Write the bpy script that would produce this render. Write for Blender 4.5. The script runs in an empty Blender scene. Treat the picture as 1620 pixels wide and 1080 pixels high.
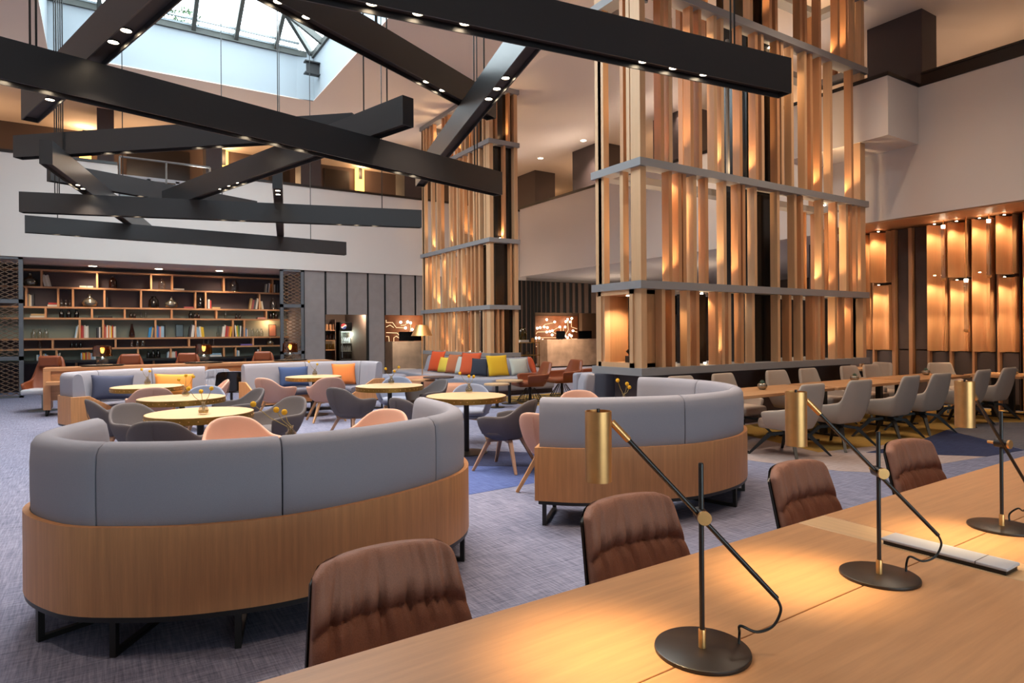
import bpy, bmesh, math, random
from mathutils import Vector, Matrix
C = bpy.context.scene.collection
PI = math.pi
rnd = random.Random(7)
# ------------------------------------------------------------------ camera model (level camera, pixel -> place)
F, HC, HY = 1010.0, 1.55, 527.0
YAW, ROLL = math.radians(32.76), math.radians(0.4)
SY, CY = math.sin(YAW), math.cos(YAW)
def ray(px, py):
    u, v = px - 810.0, py - HY
    cr, sr = math.cos(ROLL), math.sin(ROLL)
    a, b = (u * cr - v * sr) / F, (u * sr + v * cr) / F
    return Vector((SY + CY * a, CY - SY * a, -b))
def oz(px, py, z):
    d = ray(px, py); return d * ((z - HC) / d.z) + Vector((0, 0, HC))
def oy(px, py, y):
    d = ray(px, py); return d * (y / d.y) + Vector((0, 0, HC))
def ox(px, py, x):
    d = ray(px, py); return d * (x / d.x) + Vector((0, 0, HC))
cam = bpy.data.cameras.new('camera'); co = bpy.data.objects.new('camera', cam); C.objects.link(co)
cam.sensor_width = 36; cam.lens = 36 * F / 1620; cam.shift_y = (HY - 540) / 1620
cam.clip_start = 0.05; cam.clip_end = 200
co.matrix_world = Matrix.Translation((0, 0, HC)) @ Matrix.Rotation(-YAW, 4, 'Z') @ Matrix.Rotation(PI / 2, 4, 'X') @ Matrix.Rotation(-ROLL, 4, 'Z')
S = bpy.context.scene; S.camera = co
S.view_settings.view_transform = 'Standard'; S.view_settings.look = 'None'; S.view_settings.gamma = 1
S.view_settings.use_curve_mapping = False; S.view_settings.exposure = 0.0
# ------------------------------------------------------------------ materials
def lin(h):
    h = h.lstrip('#'); r = []
    for i in (0, 2, 4):
        c = int(h[i:i + 2], 16) / 255
        r.append(c / 12.92 if c <= .04045 else ((c + .055) / 1.055) ** 2.4)
    return (r[0], r[1], r[2], 1)
def mat0(name):
    m = bpy.data.materials.new(name); m.use_nodes = True
    return m, m.node_tree, m.node_tree.nodes['Principled BSDF']
def plain(name, h, rough=.6, metal=0, spec=.5, bump=0, bscale=200, var=0):
    m, t, p = mat0(name); p.inputs['Base Color'].default_value = lin(h)
    p.inputs['Roughness'].default_value = rough; p.inputs['Metallic'].default_value = metal
    p.inputs['Specular IOR Level'].default_value = spec
    if bump or var:
        tc = t.nodes.new('ShaderNodeTexCoord'); n = t.nodes.new('ShaderNodeTexNoise')
        n.inputs['Scale'].default_value = bscale; n.inputs['Detail'].default_value = 3
        t.links.new(tc.outputs['Object'], n.inputs['Vector'])
        if bump:
            b = t.nodes.new('ShaderNodeBump'); b.inputs['Strength'].default_value = bump; b.inputs['Distance'].default_value = .01
            t.links.new(n.outputs['Fac'], b.inputs['Height']); t.links.new(b.outputs['Normal'], p.inputs['Normal'])
        if var:
            r = t.nodes.new('ShaderNodeValToRGB'); c = lin(h)
            r.color_ramp.elements[0].position = .3; r.color_ramp.elements[1].position = .7
            r.color_ramp.elements[0].color = tuple(x * (1 - var) for x in c[:3]) + (1,)
            r.color_ramp.elements[1].color = tuple(min(1, x * (1 + var)) for x in c[:3]) + (1,)
            t.links.new(n.outputs['Fac'], r.inputs['Fac']); t.links.new(r.outputs['Color'], p.inputs['Base Color'])
    return m
def oak(name, h, axis='z', rough=.5, k=.25, scale=1.0):
    m, t, p = mat0(name); p.inputs['Roughness'].default_value = rough
    tc = t.nodes.new('ShaderNodeTexCoord'); mp = t.nodes.new('ShaderNodeMapping')
    s = {'x': (1.2, 22, 22), 'y': (22, 1.2, 22), 'z': (22, 22, 1.2)}[axis]
    mp.inputs['Scale'].default_value = tuple(q * scale for q in s)
    n = t.nodes.new('ShaderNodeTexNoise'); n.inputs['Scale'].default_value = 1.6; n.inputs['Detail'].default_value = 5; n.inputs['Distortion'].default_value = .15
    n2 = t.nodes.new('ShaderNodeTexNoise'); n2.inputs['Scale'].default_value = 7; n2.inputs['Detail'].default_value = 4
    mx = t.nodes.new('ShaderNodeMath'); mx.operation = 'MULTIPLY_ADD'; mx.inputs[1].default_value = .35
    r = t.nodes.new('ShaderNodeValToRGB'); c = lin(h)
    r.color_ramp.elements[0].position = .35; r.color_ramp.elements[1].position = 1.0
    r.color_ramp.elements[0].color = tuple(x * (1 - k) for x in c[:3]) + (1,)
    r.color_ramp.elements[1].color = tuple(min(1, x * (1 + k * .7)) for x in c[:3]) + (1,)
    L = t.links.new
    L(tc.outputs['Object'], mp.inputs['Vector']); L(mp.outputs['Vector'], n.inputs['Vector']); L(mp.outputs['Vector'], n2.inputs['Vector'])
    L(n2.outputs['Fac'], mx.inputs[0]); L(n.outputs['Fac'], mx.inputs[2]); L(mx.outputs['Value'], r.inputs['Fac']); L(r.outputs['Color'], p.inputs['Base Color'])
    return m
def emit(name, h, s):
    m = bpy.data.materials.new(name); m.use_nodes = True; t = m.node_tree
    t.nodes.remove(t.nodes['Principled BSDF']); e = t.nodes.new('ShaderNodeEmission')
    e.inputs['Color'].default_value = lin(h); e.inputs['Strength'].default_value = s
    t.links.new(e.outputs[0], t.nodes['Material Output'].inputs['Surface'])
    m.cycles.emission_sampling = 'NONE'
    return m
def glass(name, h, mix=.12, rough=.03):
    m = bpy.data.materials.new(name); m.use_nodes = True; t = m.node_tree
    t.nodes.remove(t.nodes['Principled BSDF'])
    tr = t.nodes.new('ShaderNodeBsdfTransparent'); tr.inputs['Color'].default_value = lin(h)
    g = t.nodes.new('ShaderNodeBsdfGlossy'); g.inputs['Roughness'].default_value = rough
    mx = t.nodes.new('ShaderNodeMixShader'); mx.inputs[0].default_value = mix
    t.links.new(tr.outputs[0], mx.inputs[1]); t.links.new(g.outputs[0], mx.inputs[2])
    t.links.new(mx.outputs[0], t.nodes['Material Output'].inputs['Surface'])
    return m
def carpet(name, h1, h2, sc=1.0):
    m, t, p = mat0(name); p.inputs['Roughness'].default_value = .95; p.inputs['Specular IOR Level'].default_value = .15
    tc = t.nodes.new('ShaderNodeTexCoord'); L = t.links.new; outs = []
    for s in ((3, 55, 1), (55, 3, 1)):
        mp = t.nodes.new('ShaderNodeMapping'); mp.inputs['Scale'].default_value = tuple(q * sc for q in s)
        n = t.nodes.new('ShaderNodeTexNoise'); n.inputs['Scale'].default_value = 1.3; n.inputs['Detail'].default_value = 5; n.inputs['Roughness'].default_value = .7
        L(tc.outputs['Object'], mp.inputs['Vector']); L(mp.outputs['Vector'], n.inputs['Vector']); outs.append(n.outputs['Fac'])
    a = t.nodes.new('ShaderNodeMath'); a.operation = 'ADD'; L(outs[0], a.inputs[0]); L(outs[1], a.inputs[1])
    h = t.nodes.new('ShaderNodeMath'); h.operation = 'MULTIPLY'; h.inputs[1].default_value = .5; L(a.outputs[0], h.inputs[0])
    r = t.nodes.new('ShaderNodeValToRGB'); r.color_ramp.elements[0].position = .38; r.color_ramp.elements[1].position = .62
    r.color_ramp.elements[0].color = lin(h1); r.color_ramp.elements[1].color = lin(h2)
    L(h.outputs[0], r.inputs['Fac']); L(r.outputs['Color'], p.inputs['Base Color'])
    b = t.nodes.new('ShaderNodeBump'); b.inputs['Strength'].default_value = .25; b.inputs['Distance'].default_value = .01
    L(h.outputs[0], b.inputs['Height']); L(b.outputs['Normal'], p.inputs['Normal'])
    return m
M = dict(
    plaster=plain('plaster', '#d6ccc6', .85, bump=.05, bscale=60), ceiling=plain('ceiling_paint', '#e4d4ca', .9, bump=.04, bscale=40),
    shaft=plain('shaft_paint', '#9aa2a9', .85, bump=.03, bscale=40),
    base_panel=plain('base_panel', '#4d4042', .65), umber=plain('umber_wall', '#4a3b36', .7), umber2=plain('umber_column', '#45393a', .6), taupe=plain('taupe_panel', '#8d8381', .8, var=.05, bscale=5, bump=.04),
    taupe_dark=plain('taupe_panel_dark', '#5d4a40', .8, var=.05, bscale=5), gap=plain('black_joint', '#0c0908', .7),
    carpet=carpet('carpet', '#585a70', '#9193ab'), carpet_navy=carpet('carpet_navy', '#262a44', '#3d4566'), carpet_blue=carpet('carpet_blue', '#3e4a7a', '#5a6aa0'), carpet_greige=carpet('carpet_greige', '#8f7f7c', '#b5a5a2'),
    carpet_ochre=carpet('carpet_ochre', '#8f6f38', '#b5904e'), carpet_slate=carpet('carpet_slate', '#55535a', '#6f6c72'),
    beam=plain('charcoal_steel', '#2f2d2e', .36, spec=.5, bump=.03, bscale=15), beam_in=plain('beam_recess', '#2a201c', .6), black=plain('black_metal', '#14110f', .4), rim=plain('black_rim', '#1c1412', .35),
    ledge=plain('grey_ledge', '#8f8c8d', .55), oakz=oak('oak_upright', '#c48c60', 'z', .5, .08), oakzl=oak('oak_upright_pale', '#d3a67c', 'z', .5, .08), oakx=oak('oak_lengthwise', '#b5825a', 'x', .45),
    oaky=oak('oak_crosswise', '#b5825a', 'y', .5), oak_shell=oak('oak_veneer', '#c98e5c', 'z', .45, .22), oak_top=oak('oak_worktop', '#c39064', 'x', .42, .18), oak_inlay=oak('oak_inlay', '#d0ab80', 'y', .45, .15),
    oak_leg=oak('oak_leg', '#c29468', 'z', .5, .2), oak_red=oak('copper_oak', '#c48f62', 'z', .42, .1), oak_table=oak('oak_table', '#cba983', 'x', .4, .15), rose_leg=oak('dusk_oak_leg', '#a5826e', 'z', .5, .2),
    fabric=plain('grey_wool', '#97959f', .95, spec=.15, bump=.25, bscale=600, var=.1), seat_fabric=plain('slate_wool', '#6c6b78', .95, spec=.15, bump=.2, bscale=500, var=.08),
    pink=plain('pink_felt', '#c99f8e', .9, spec=.2, bump=.1, bscale=400, var=.04), grey_velvet=plain('grey_velvet', '#625c5e', .85, spec=.25, bump=.1, bscale=300, var=.1), blue_felt=plain('blue_grey_felt', '#8f93a5', .9, spec=.2, bump=.1, bscale=400, var=.05),
    greige=plain('greige_felt', '#b5a395', .9, spec=.2, bump=.1, bscale=400, var=.04), leather=plain('brown_leather', '#936450', .65, bump=.3, bscale=260, var=.12), cognac=plain('cognac_leather', '#7d3d1f', .45, bump=.15, bscale=150, var=.12),
    black_shell=plain('black_shell', '#100d0c', .2), brass=plain('brass', '#e0aa6c', .36, .85, var=.06, bscale=30), brass_dark=plain('aged_brass', '#a07a3c', .4, .9, var=.15, bscale=25), lamp_black=plain('bronze_black', '#1e1715', .38),
    silver=plain('silver_grey', '#b9bbc4', .4), white=plain('white_enamel', '#d9d9d9', .4), steel=plain('steel', '#8d9499', .35, .8), rafter=plain('rafter_grey', '#4d4f4c', .6),
    stone=plain('beige_stone', '#a58a77', .6, var=.25, bscale=2.5), greystone=plain('grey_stone', '#85786f', .6, var=.2, bscale=2.5), copper=plain('copper_wall', '#6b3c24', .5, var=.3, bscale=3),
    lamp=emit('warm_spot', '#ffe6c2', 22), bulb=emit('bulb', '#ffe9c4', 9), line=emit('light_line', '#ffd7a2', 1.2), sconce=emit('sconce_glow', '#ffb45a', 3), cold=emit('fridge_light', '#e6ffe9', 2.2), screen=plain('screen', '#0a0c10', .15),
    pane=glass('skylight_pane', '#eef6f6', .05), clear=glass('clear_glass', '#e8eae6', .12), amber=glass('amber_glass', '#e0b583', .1), smoke=glass('smoked_glass', '#f5f2ec', .1), olive=glass('olive_glass', '#ddd092', .06),
    bottle=plain('brown_bottle', '#2a120a', .12), black_bottle=plain('black_bottle', '#100c0c', .12), mercury=plain('mercury_glass', '#8d8578', .2, .8), yellow=plain('yellow_flower', '#d9a61e', .9, bump=.8, bscale=500), stem=plain('dry_stem', '#8a7a4a', .8), leaf=plain('succulent', '#5d7360', .7),
    shelf_dark=plain('shelf_back', '#4a4145', .8), shelf_green=plain('shelf_back_sage', '#7d8479', .8), mesh=plain('bronze_mesh', '#7d6350', .45, .3), frame_grey=plain('frame_grey', '#5f6064', .5),
    pot=plain('champagne_pot', '#a89a88', .25, .7), foliage=plain('roof_foliage', '#3d5a35', .8, bump=.5, bscale=20, var=.3),
)
def books_mat(h):
    k = 'book_' + h
    if k not in M: M[k] = plain('book_cover_' + h, h, .6)
    return M[k]
# ------------------------------------------------------------------ mesh building
class MB:
    def __init__(s): s.v = []; s.f = []
    def add(s, vs, fs):
        o = len(s.v); s.v += [tuple(v) for v in vs]; s.f += [tuple(i + o for i in f) for f in fs]; return s
    def box(s, x0, y0, z0, x1, y1, z1):
        x0, x1 = min(x0, x1), max(x0, x1); y0, y1 = min(y0, y1), max(y0, y1); z0, z1 = min(z0, z1), max(z0, z1)
        return s.add([(x0, y0, z0), (x1, y0, z0), (x1, y1, z0), (x0, y1, z0), (x0, y0, z1), (x1, y0, z1), (x1, y1, z1), (x0, y1, z1)],
                     [(3, 2, 1, 0), (4, 5, 6, 7), (0, 1, 5, 4), (1, 2, 6, 5), (2, 3, 7, 6), (3, 0, 4, 7)])
    def bar(s, a, b, w, h, up=(0, 0, 1), w2=None, h2=None):
        a, b, up = Vector(a), Vector(b), Vector(up); d = (b - a).normalized()
        if abs(d.dot(up)) > .98: up = Vector((0, 1, 0))
        x = d.cross(up).normalized(); y = x.cross(d).normalized(); w2 = w if w2 is None else w2; h2 = h if h2 is None else h2
        vs = [a - x * w / 2 - y * h / 2, a + x * w / 2 - y * h / 2, a + x * w / 2 + y * h / 2, a - x * w / 2 + y * h / 2,
              b - x * w2 / 2 - y * h2 / 2, b + x * w2 / 2 - y * h2 / 2, b + x * w2 / 2 + y * h2 / 2, b - x * w2 / 2 + y * h2 / 2]
        return s.add(vs, [(0, 1, 2, 3), (7, 6, 5, 4), (4, 5, 1, 0), (5, 6, 2, 1), (6, 7, 3, 2), (7, 4, 0, 3)])
    def tube(s, pts, r, n=8):
        pts = [Vector(p) for p in pts]; rs = r if isinstance(r, (list, tuple)) else [r] * len(pts); vs = []; prev = None
        for i, p in enumerate(pts):
            d = (pts[min(i + 1, len(pts) - 1)] - pts[max(i - 1, 0)]).normalized()
            if prev is None: x = d.orthogonal().normalized()
            else: x = (prev - d * prev.dot(d)).normalized()
            prev = x; y = d.cross(x)
            vs += [p + (x * math.cos(2 * PI * k / n) + y * math.sin(2 * PI * k / n)) * rs[i] for k in range(n)]
        fs = [(i * n + k, i * n + (k + 1) % n, (i + 1) * n + (k + 1) % n, (i + 1) * n + k) for i in range(len(pts) - 1) for k in range(n)]
        fs += [tuple(reversed(range(n))), tuple((len(pts) - 1) * n + k for k in range(n))]
        return s.add(vs, fs)
    def lathe(s, prof, n=24, c=(0, 0, 0), sy=1.0):
        vs = []; m = len(prof)
        for r, z in prof:
            vs += [(c[0] + r * math.cos(2 * PI * k / n), c[1] + r * sy * math.sin(2 * PI * k / n), c[2] + z) for k in range(n)]
        fs = [(i * n + k, i * n + (k + 1) % n, (i + 1) * n + (k + 1) % n, (i + 1) * n + k) for i in range(m - 1) for k in range(n)]
        ring = tuple(prof[0]) == tuple(prof[-1])
        if prof[0][0] > 1e-6 and not ring: fs.append(tuple(reversed(range(n))))
        if not ring and prof[-1][0] > 1e-6: fs.append(tuple((m - 1) * n + k for k in range(n)))
        return s.add(vs, fs)
    def prism(s, poly, z0, z1):
        n = len(poly); vs = [(p[0], p[1], z0) for p in poly] + [(p[0], p[1], z1) for p in poly]
        return s.add(vs, [tuple(reversed(range(n))), tuple(range(n, 2 * n))] + [(i, (i + 1) % n, n + (i + 1) % n, n + i) for i in range(n)])
    def loft(s, rings, closed=True, caps=True):
        n = len(rings[0]); m = len(rings); vs = [v for r in rings for v in r]; q = n if closed else n - 1
        fs = [(i * n + k, i * n + (k + 1) % n, (i + 1) * n + (k + 1) % n, (i + 1) * n + k) for i in range(m - 1) for k in range(q)]
        if caps: fs += [tuple(reversed(range(n))), tuple((m - 1) * n + k for k in range(n))]
        return s.add(vs, fs)
    def build(s, name, mt, parent=None, smooth=None, bevel=0, seg=2, sub=0):
        me = bpy.data.meshes.new(name); me.from_pydata(s.v, [], s.f); me.validate()
        bm = bmesh.new(); bm.from_mesh(me); bmesh.ops.remove_doubles(bm, verts=bm.verts, dist=1e-5)
        bmesh.ops.recalc_face_normals(bm, faces=bm.faces); bm.to_mesh(me); bm.free()
        o = bpy.data.objects.new(name, me); C.objects.link(o); me.materials.append(mt if not isinstance(mt, str) else M[mt])
        if bevel:
            b = o.modifiers.new('bevel', 'BEVEL'); b.width = bevel; b.segments = seg; b.limit_method = 'ANGLE'; b.angle_limit = math.radians(50); smooth = smooth or 60
        if sub:
            d = o.modifiers.new('sub', 'SUBSURF'); d.levels = sub; d.render_levels = sub; smooth = 180
        if smooth:
            me.shade_smooth()
            if smooth < 180: me.set_sharp_from_angle(angle=math.radians(smooth))
        if parent is not None: o.parent = parent
        return o
def tag(o, label=None, cat=None, group=None, kind=None):
    if label: o['label'] = label
    if cat: o['category'] = cat
    if group: o['group'] = group
    if kind: o['kind'] = kind
    return o
def thing(name, label, cat, loc=(0, 0, 0), rz=0, group=None):
    o = bpy.data.objects.new(name, None); C.objects.link(o); o.location = loc; o.rotation_euler = (0, 0, rz); o.empty_display_size = .1
    return tag(o, label, cat, group)
def struct(mb, name, mt, parent=None, **k):
    o = mb.build(name, mt, parent, **k)
    if parent is None: o['kind'] = 'structure'
    return o
def dup(root, loc, rz, label, group=None):
    r = root.copy(); C.objects.link(r); r.location = loc; r.rotation_euler = (0, 0, rz); r['label'] = label
    if group: r['group'] = group
    for ch in list(root.children):
        c = ch.copy(); C.objects.link(c); c.parent = r
        for g in list(ch.children):
            d = g.copy(); C.objects.link(d); d.parent = c
    return r
def remat(root, pairs):   # give a copied thing its own material on named parts
    for ch in root.children:
        k = ch.name.split('.')[0]
        if k in pairs:
            ch.data = ch.data.copy(); ch.data.materials[0] = M[pairs[k]]
def facing(fx, fy): return math.atan2(fx, -fy)
def light(kind, name, loc, energy, color=(1, .72, .45), target=None, size=None, blend=.5, radius=.03, parent=None):
    l = bpy.data.lights.new(name, kind); l.energy = energy; l.color = color
    o = bpy.data.objects.new(name, l); C.objects.link(o); o.location = loc
    if kind == 'SPOT':
        l.spot_size = math.radians(size or 60); l.spot_blend = blend; l.shadow_soft_size = radius
        d = Vector(target) - Vector(loc); o.rotation_euler = d.to_track_quat('-Z', 'Y').to_euler()
    elif kind == 'POINT': l.shadow_soft_size = radius
    return o
WARM = (1, .62, .32); SOFT = (1, .8, .6)
ORD = ['first', 'second', 'third', 'fourth', 'fifth', 'sixth', 'seventh', 'eighth', 'ninth', 'tenth', 'eleventh', 'twelfth']
def smoothstep(a, b, x):
    t = max(0, min(1, (x - a) / (b - a))); return t * t * (3 - 2 * t)
SKY, EXPO = 8.5, 0.47
# ------------------------------------------------------------------ the room
XR, XL, YB, YF = 13.5, -6.0, 20.4, -6.0          # right fascia, left wall, back fascia, front wall
ZC, ZBB, ZBT, ZRB, ZRT, ZFB = 8.1, 3.585, 6.2, 3.81, 6.31, 3.71
XW = 14.8                                         # recessed lower right wall
XE, YE = 24.0, 24.6                               # outer walls behind the balconies
SKX0, SKX1, SKY0, SKY1 = -1.0, 5.05, 6.0, 18.1    # skylight opening
floor = struct(MB().box(XL - .2, YF - .2, -.2, XE + .2, 28, 0), 'floor', 'carpet')
m = MB(); zc1 = ZC + .25
m.box(XL - .2, YF - .2, ZC, SKX0 - .19, 25, zc1); m.box(SKX1 + .19, YF - .2, ZC, XE + .2, 25, zc1)
m.box(SKX0 - .19, YF - .2, ZC, SKX1 + .19, SKY0 - .19, zc1); m.box(SKX0 - .19, SKY1 + .19, ZC, SKX1 + .19, 25, zc1)
struct(m, 'ceiling', 'ceiling')
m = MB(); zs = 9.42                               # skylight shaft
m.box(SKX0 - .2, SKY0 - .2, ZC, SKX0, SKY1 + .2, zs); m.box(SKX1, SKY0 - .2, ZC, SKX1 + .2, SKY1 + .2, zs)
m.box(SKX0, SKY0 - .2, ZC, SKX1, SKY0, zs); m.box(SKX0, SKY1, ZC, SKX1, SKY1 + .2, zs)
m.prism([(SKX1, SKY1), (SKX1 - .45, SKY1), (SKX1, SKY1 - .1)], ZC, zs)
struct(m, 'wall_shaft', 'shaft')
m = MB(); m.box(SKX0 - .24, SKY0 - .2, ZC - .012, SKX0 + .012, SKY1 + .24, ZC + .006); m.box(SKX1 - .012, SKY0 - .2, ZC - .012, SKX1 + .24, SKY1 + .24, ZC + .006); m.box(SKX0 + .012, SKY1 - .012, ZC - .012, SKX1 - .012, SKY1 + .24, ZC + .006)
struct(m, 'trim_1', 'ceiling')
# glazed hip roof over the shaft
m = MB(); zr = 11.2; xm = (SKX0 + SKX1) / 2; hy = 3.05
A, B, Cc, D = (SKX0, SKY0, zs), (SKX1, SKY0, zs), (SKX1, SKY1, zs), (SKX0, SKY1, zs); R0, R1 = (xm, SKY0 + hy, zr), (xm, SKY1 - hy, zr)
m.add([A, B, Cc, D, R0, R1], [(0, 1, 4), (1, 2, 5, 4), (2, 3, 5), (3, 0, 4, 5)])
sky = struct(m, 'window_1', 'pane')
def on_slope(side, u, v):
    if side == 'far': a = Vector((SKX0 + (SKX1 - SKX0) * u, SKY1, zs)); w = min(u, 1 - u) * 2; return a + (Vector((a.x, SKY1 - hy, zr)) - a) * (v * w)
    x0 = SKX0 if side == 'w' else SKX1; y = SKY0 + (SKY1 - SKY0) * u; w = min(1, min(y - SKY0, SKY1 - y) / hy); a = Vector((x0, y, zs)); return a + (Vector((xm, y, zr)) - a) * (v * w)
raf = [(A, R0), (B, R0), (Cc, R1), (D, R1), (R0, R1)]
for k in range(1, 6): raf.append((on_slope('far', k / 6, 0), on_slope('far', k / 6, 1)))
for k in range(1, 12):
    for sd in 'we': raf.append((on_slope(sd, k / 12, 0), on_slope(sd, k / 12, 1)))
for a, b in raf:
    tag(MB().bar(Vector(a) + Vector((0, 0, -.05)), Vector(b) + Vector((0, 0, -.05)), .1, .16).build('rafter', 'rafter', sky))
m = MB()
for v in (.12, .55):
    m.bar(on_slope('far', .07, v * .9), on_slope('far', .93, v * .9), .05, .05)
m.build('glazing_bar', 'steel', sky)
m = MB(); m.box(SKX0 - .25, SKY1 - .06, zs - .14, SKX1 + .25, SKY1 + .25, zs + .02); m.box(SKX1 - .06, SKY0, zs - .14, SKX1 + .25, SKY1, zs + .02); m.box(SKX0 - .25, SKY0, zs - .14, SKX0 + .06, SKY1, zs + .02)
m.build('curb', 'rafter', sky)
struct(MB().box(SKX0 - 3, SKY1 + .21, zs - .1, SKX1 + 3, SKY1 + 3, zs - .02), 'roof', 'rafter')
for i, (px, s, lb) in enumerate([(268, .30, 'small green shrub outside the skylight glass, the one nearer the wide brown hanging beam'), (298, .36, 'rounder green shrub outside the skylight glass beside a rafter')]):
    p = oy(px, 36, SKY1 + .55); m = MB()
    t = thing('roof_shrub', lb, 'shrub', (p.x, p.y, zs - .02), group='shrubs on the roof')
    r2 = random.Random(i)
    for k in range(260):
        th, ph, rr = r2.uniform(0, 2 * PI), r2.uniform(0, PI), s * r2.uniform(.6, 1.05)
        c = Vector((rr * math.sin(ph) * math.cos(th), rr * math.sin(ph) * math.sin(th), s * 1.05 + rr * math.cos(ph))); d = Vector((r2.uniform(-1, 1), r2.uniform(-1, 1), r2.uniform(-.4, 1))).normalized()
        e = d.orthogonal().normalized() * .025; m.add([c - e, c + d * .06, c + e, c - d * .06], [(0, 1, 2, 3)])
    tag(m.build('leaves', 'foliage', t), kind='stuff'); MB().tube([(0, 0, 0), (0, 0, s)], .025).build('stem', 'stem', t)
# outer walls
struct(MB().box(XL - .2, YF - .2, 0, XL, 28, ZC), 'wall_left', 'plaster')
m = MB(); wx0, wx1, wz0, wz1 = -1.5, 5.0, 1.0, 2.5     # unseen wall behind the camera; its window is added and sized for fill light
m.box(XL, YF - .2, 0, wx0, YF, ZC); m.box(wx1, YF - .2, 0, XE, YF, ZC); m.box(wx0, YF - .2, 0, wx1, YF, wz0); m.box(wx0, YF - .2, wz1, wx1, YF, ZC)
struct(m, 'wall_front', 'plaster')
w2 = struct(MB().box(wx0, YF - .12, wz0, wx1, YF - .1, wz1), 'unseen_window', 'pane')
m = MB()
for k in range(6): x = wx0 + (wx1 - wx0) * k / 5; m.box(x - .04, YF - .16, wz0, x + .04, YF - .04, wz1)
m.box(wx0, YF - .15, 2.9, wx1, YF - .05, 2.98); m.build('window_frame', 'black', w2)
struct(MB().box(XE, YF - .2, 0, XE + .2, 28, ZC), 'wall_right', 'umber')
m = MB(); m.box(XL, YE, ZBB, XE, YE + .2, ZC); struct(m, 'wall_balcony', 'umber')
# back fascia (balcony parapet) with a notch behind the railing
fx0, fx1 = oy(186, 270, YB).x, oy(336, 270, YB).x; zn = 5.35
m = MB(); m.box(XL, YB, ZBB, fx0, YB + .25, ZBT); m.box(fx1, YB, ZBB, XR + .3, YB + .25, ZBT); m.box(fx0, YB, ZBB, fx1, YB + .25, zn)
m.box(XL, YB + .24, ZBB, XE, YE, ZBB + .12)
struct(m, 'wall_back', 'plaster')
m = MB(); m.box(XL, YB - .03, ZBT, fx0, YB + .28, ZBT + .07); m.box(fx1, YB - .03, ZBT, XR, YB + .28, ZBT + .07); struct(m, 'trim_2', 'rim')
b = oy(160, 265, YB - .25)
struct(MB().box(oy(158, 265, YB).x, YB - .2, zn, oy(186, 265, YB).x, YB, ZBT - .15), 'trim_3', 'plaster')
# glazed link seen through the notch
m = MB(); gx0, gx1 = fx0 + .05, fx1 - .05
g = struct(MB().box(gx0, YB + 1.2, zn - .4, gx1, YB + 1.24, 6.15), 'window_3', 'clear')
for k in range(4): x = gx0 + (gx1 - gx0) * k / 3; m.box(x - .05, YB + 1.1, zn - .4, x + .05, YB + 1.3, 6.15)
m.box(gx0, YB + 1.1, 6.1, gx1, YB + 1.3, 6.2); m.build('window_frame', 'silver', g)
m = MB()
for k in range(9): x = gx0 + (gx1 - gx0) * (.55 + .42 * k / 8); m.bar((x, YB + 1.5, zn - .3), (x + .5, YB + 2.4, 6.1), .05, .05)
m.build('glazing_bar', 'silver', g); MB().box(gx0, YB + 2.5, zn - .5, gx1, YB + 2.6, 6.2).build('pane', 'shaft', g)
t = thing('railing', 'grey metal handrail with posts on the balcony above the bookcase', 'railing', (gx0, YB + .12, zn))
L = gx1 - gx0; MB().tube([(0, 0, 1.12), (L, 0, 1.12)], .03).build('handrail', 'steel', t)
for k in range(3): MB().tube([(L * k / 2, 0, 0), (L * k / 2, 0, 1.12)], .025).build('post', 'steel', t)
# right parapet, far part and near part
m = MB(); yj = 8.3
m.box(XR, yj, ZFB, XR + .3, YB + .3, ZRT - .03); m.box(XR, YF, ZRB, XR + .3, yj, ZRT); m.box(XR + .29, yj, ZFB, XE, YB + .3, ZFB + .1); m.box(XR + .29, YF, ZRB, XE, yj, ZRB + .1)
struct(m, 'wall_parapet', 'plaster')
m = MB(); m.box(XR - .02, YF, ZRT, XR + .32, 6.2, ZRT + .06); m.box(XR + .12, YF, ZRT + .06, XR + .16, 6.2, ZRT + .28); m.box(XR + .1, YF, ZRT + .28, XR + .18, 6.2, ZRT + .32); struct(m, 'trim_4', 'rim')
m = MB(); m.box(XR - .02, yj, ZRT - .03, XR + .32, YB, ZRT + .05); struct(m, 'trim_5', 'rim')
c0 = oz(1454, 137, ZRT); c1 = oz(1407, 118, ZRT); yk = 6.2
m = MB(); m.box(c1.x, yk, 5.2, XR, 8.4, ZRT); struct(m, 'wall_corbel', 'plaster')
m = MB(); m.box(c1.x - .02, yk - .02, ZRT, XR + .3, 8.45, ZRT + .07); struct(m, 'trim_6', 'rim')
# balcony columns
def column(px0, px1, y, d, mt='umber2'):
    a, b2 = oy(px0, 300, y).x, oy(px1, 300, y).x
    return struct(MB().box(a, y, ZBB + .1, b2, y + d, ZC), 'trim_column', mt)
for px0, px1, y, d in ((154, 181, YB + 1.4, .8), (326, 352, YB + 1.0, .7), (476, 508, YB + 1.0, .7), (640, 668, YB + .6, .8)): column(px0, px1, y, d)
for px, x, w in ((842, XR + 1.2, 1.0), (943, XR + .9, 1.1), (1085, XR + .9, 1.0)):
    p = ox(px, 300, x); struct(MB().box(x, p.y - .2, ZFB + .1, x + w, p.y + 1.3, ZC), 'trim_column', 'umber2')
q = oz(1458, 13, ZC); struct(MB().box(q.x, q.y, ZRB + .1, q.x + .62, q.y + 1.1, ZC), 'trim_column', 'umber2')
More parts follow.
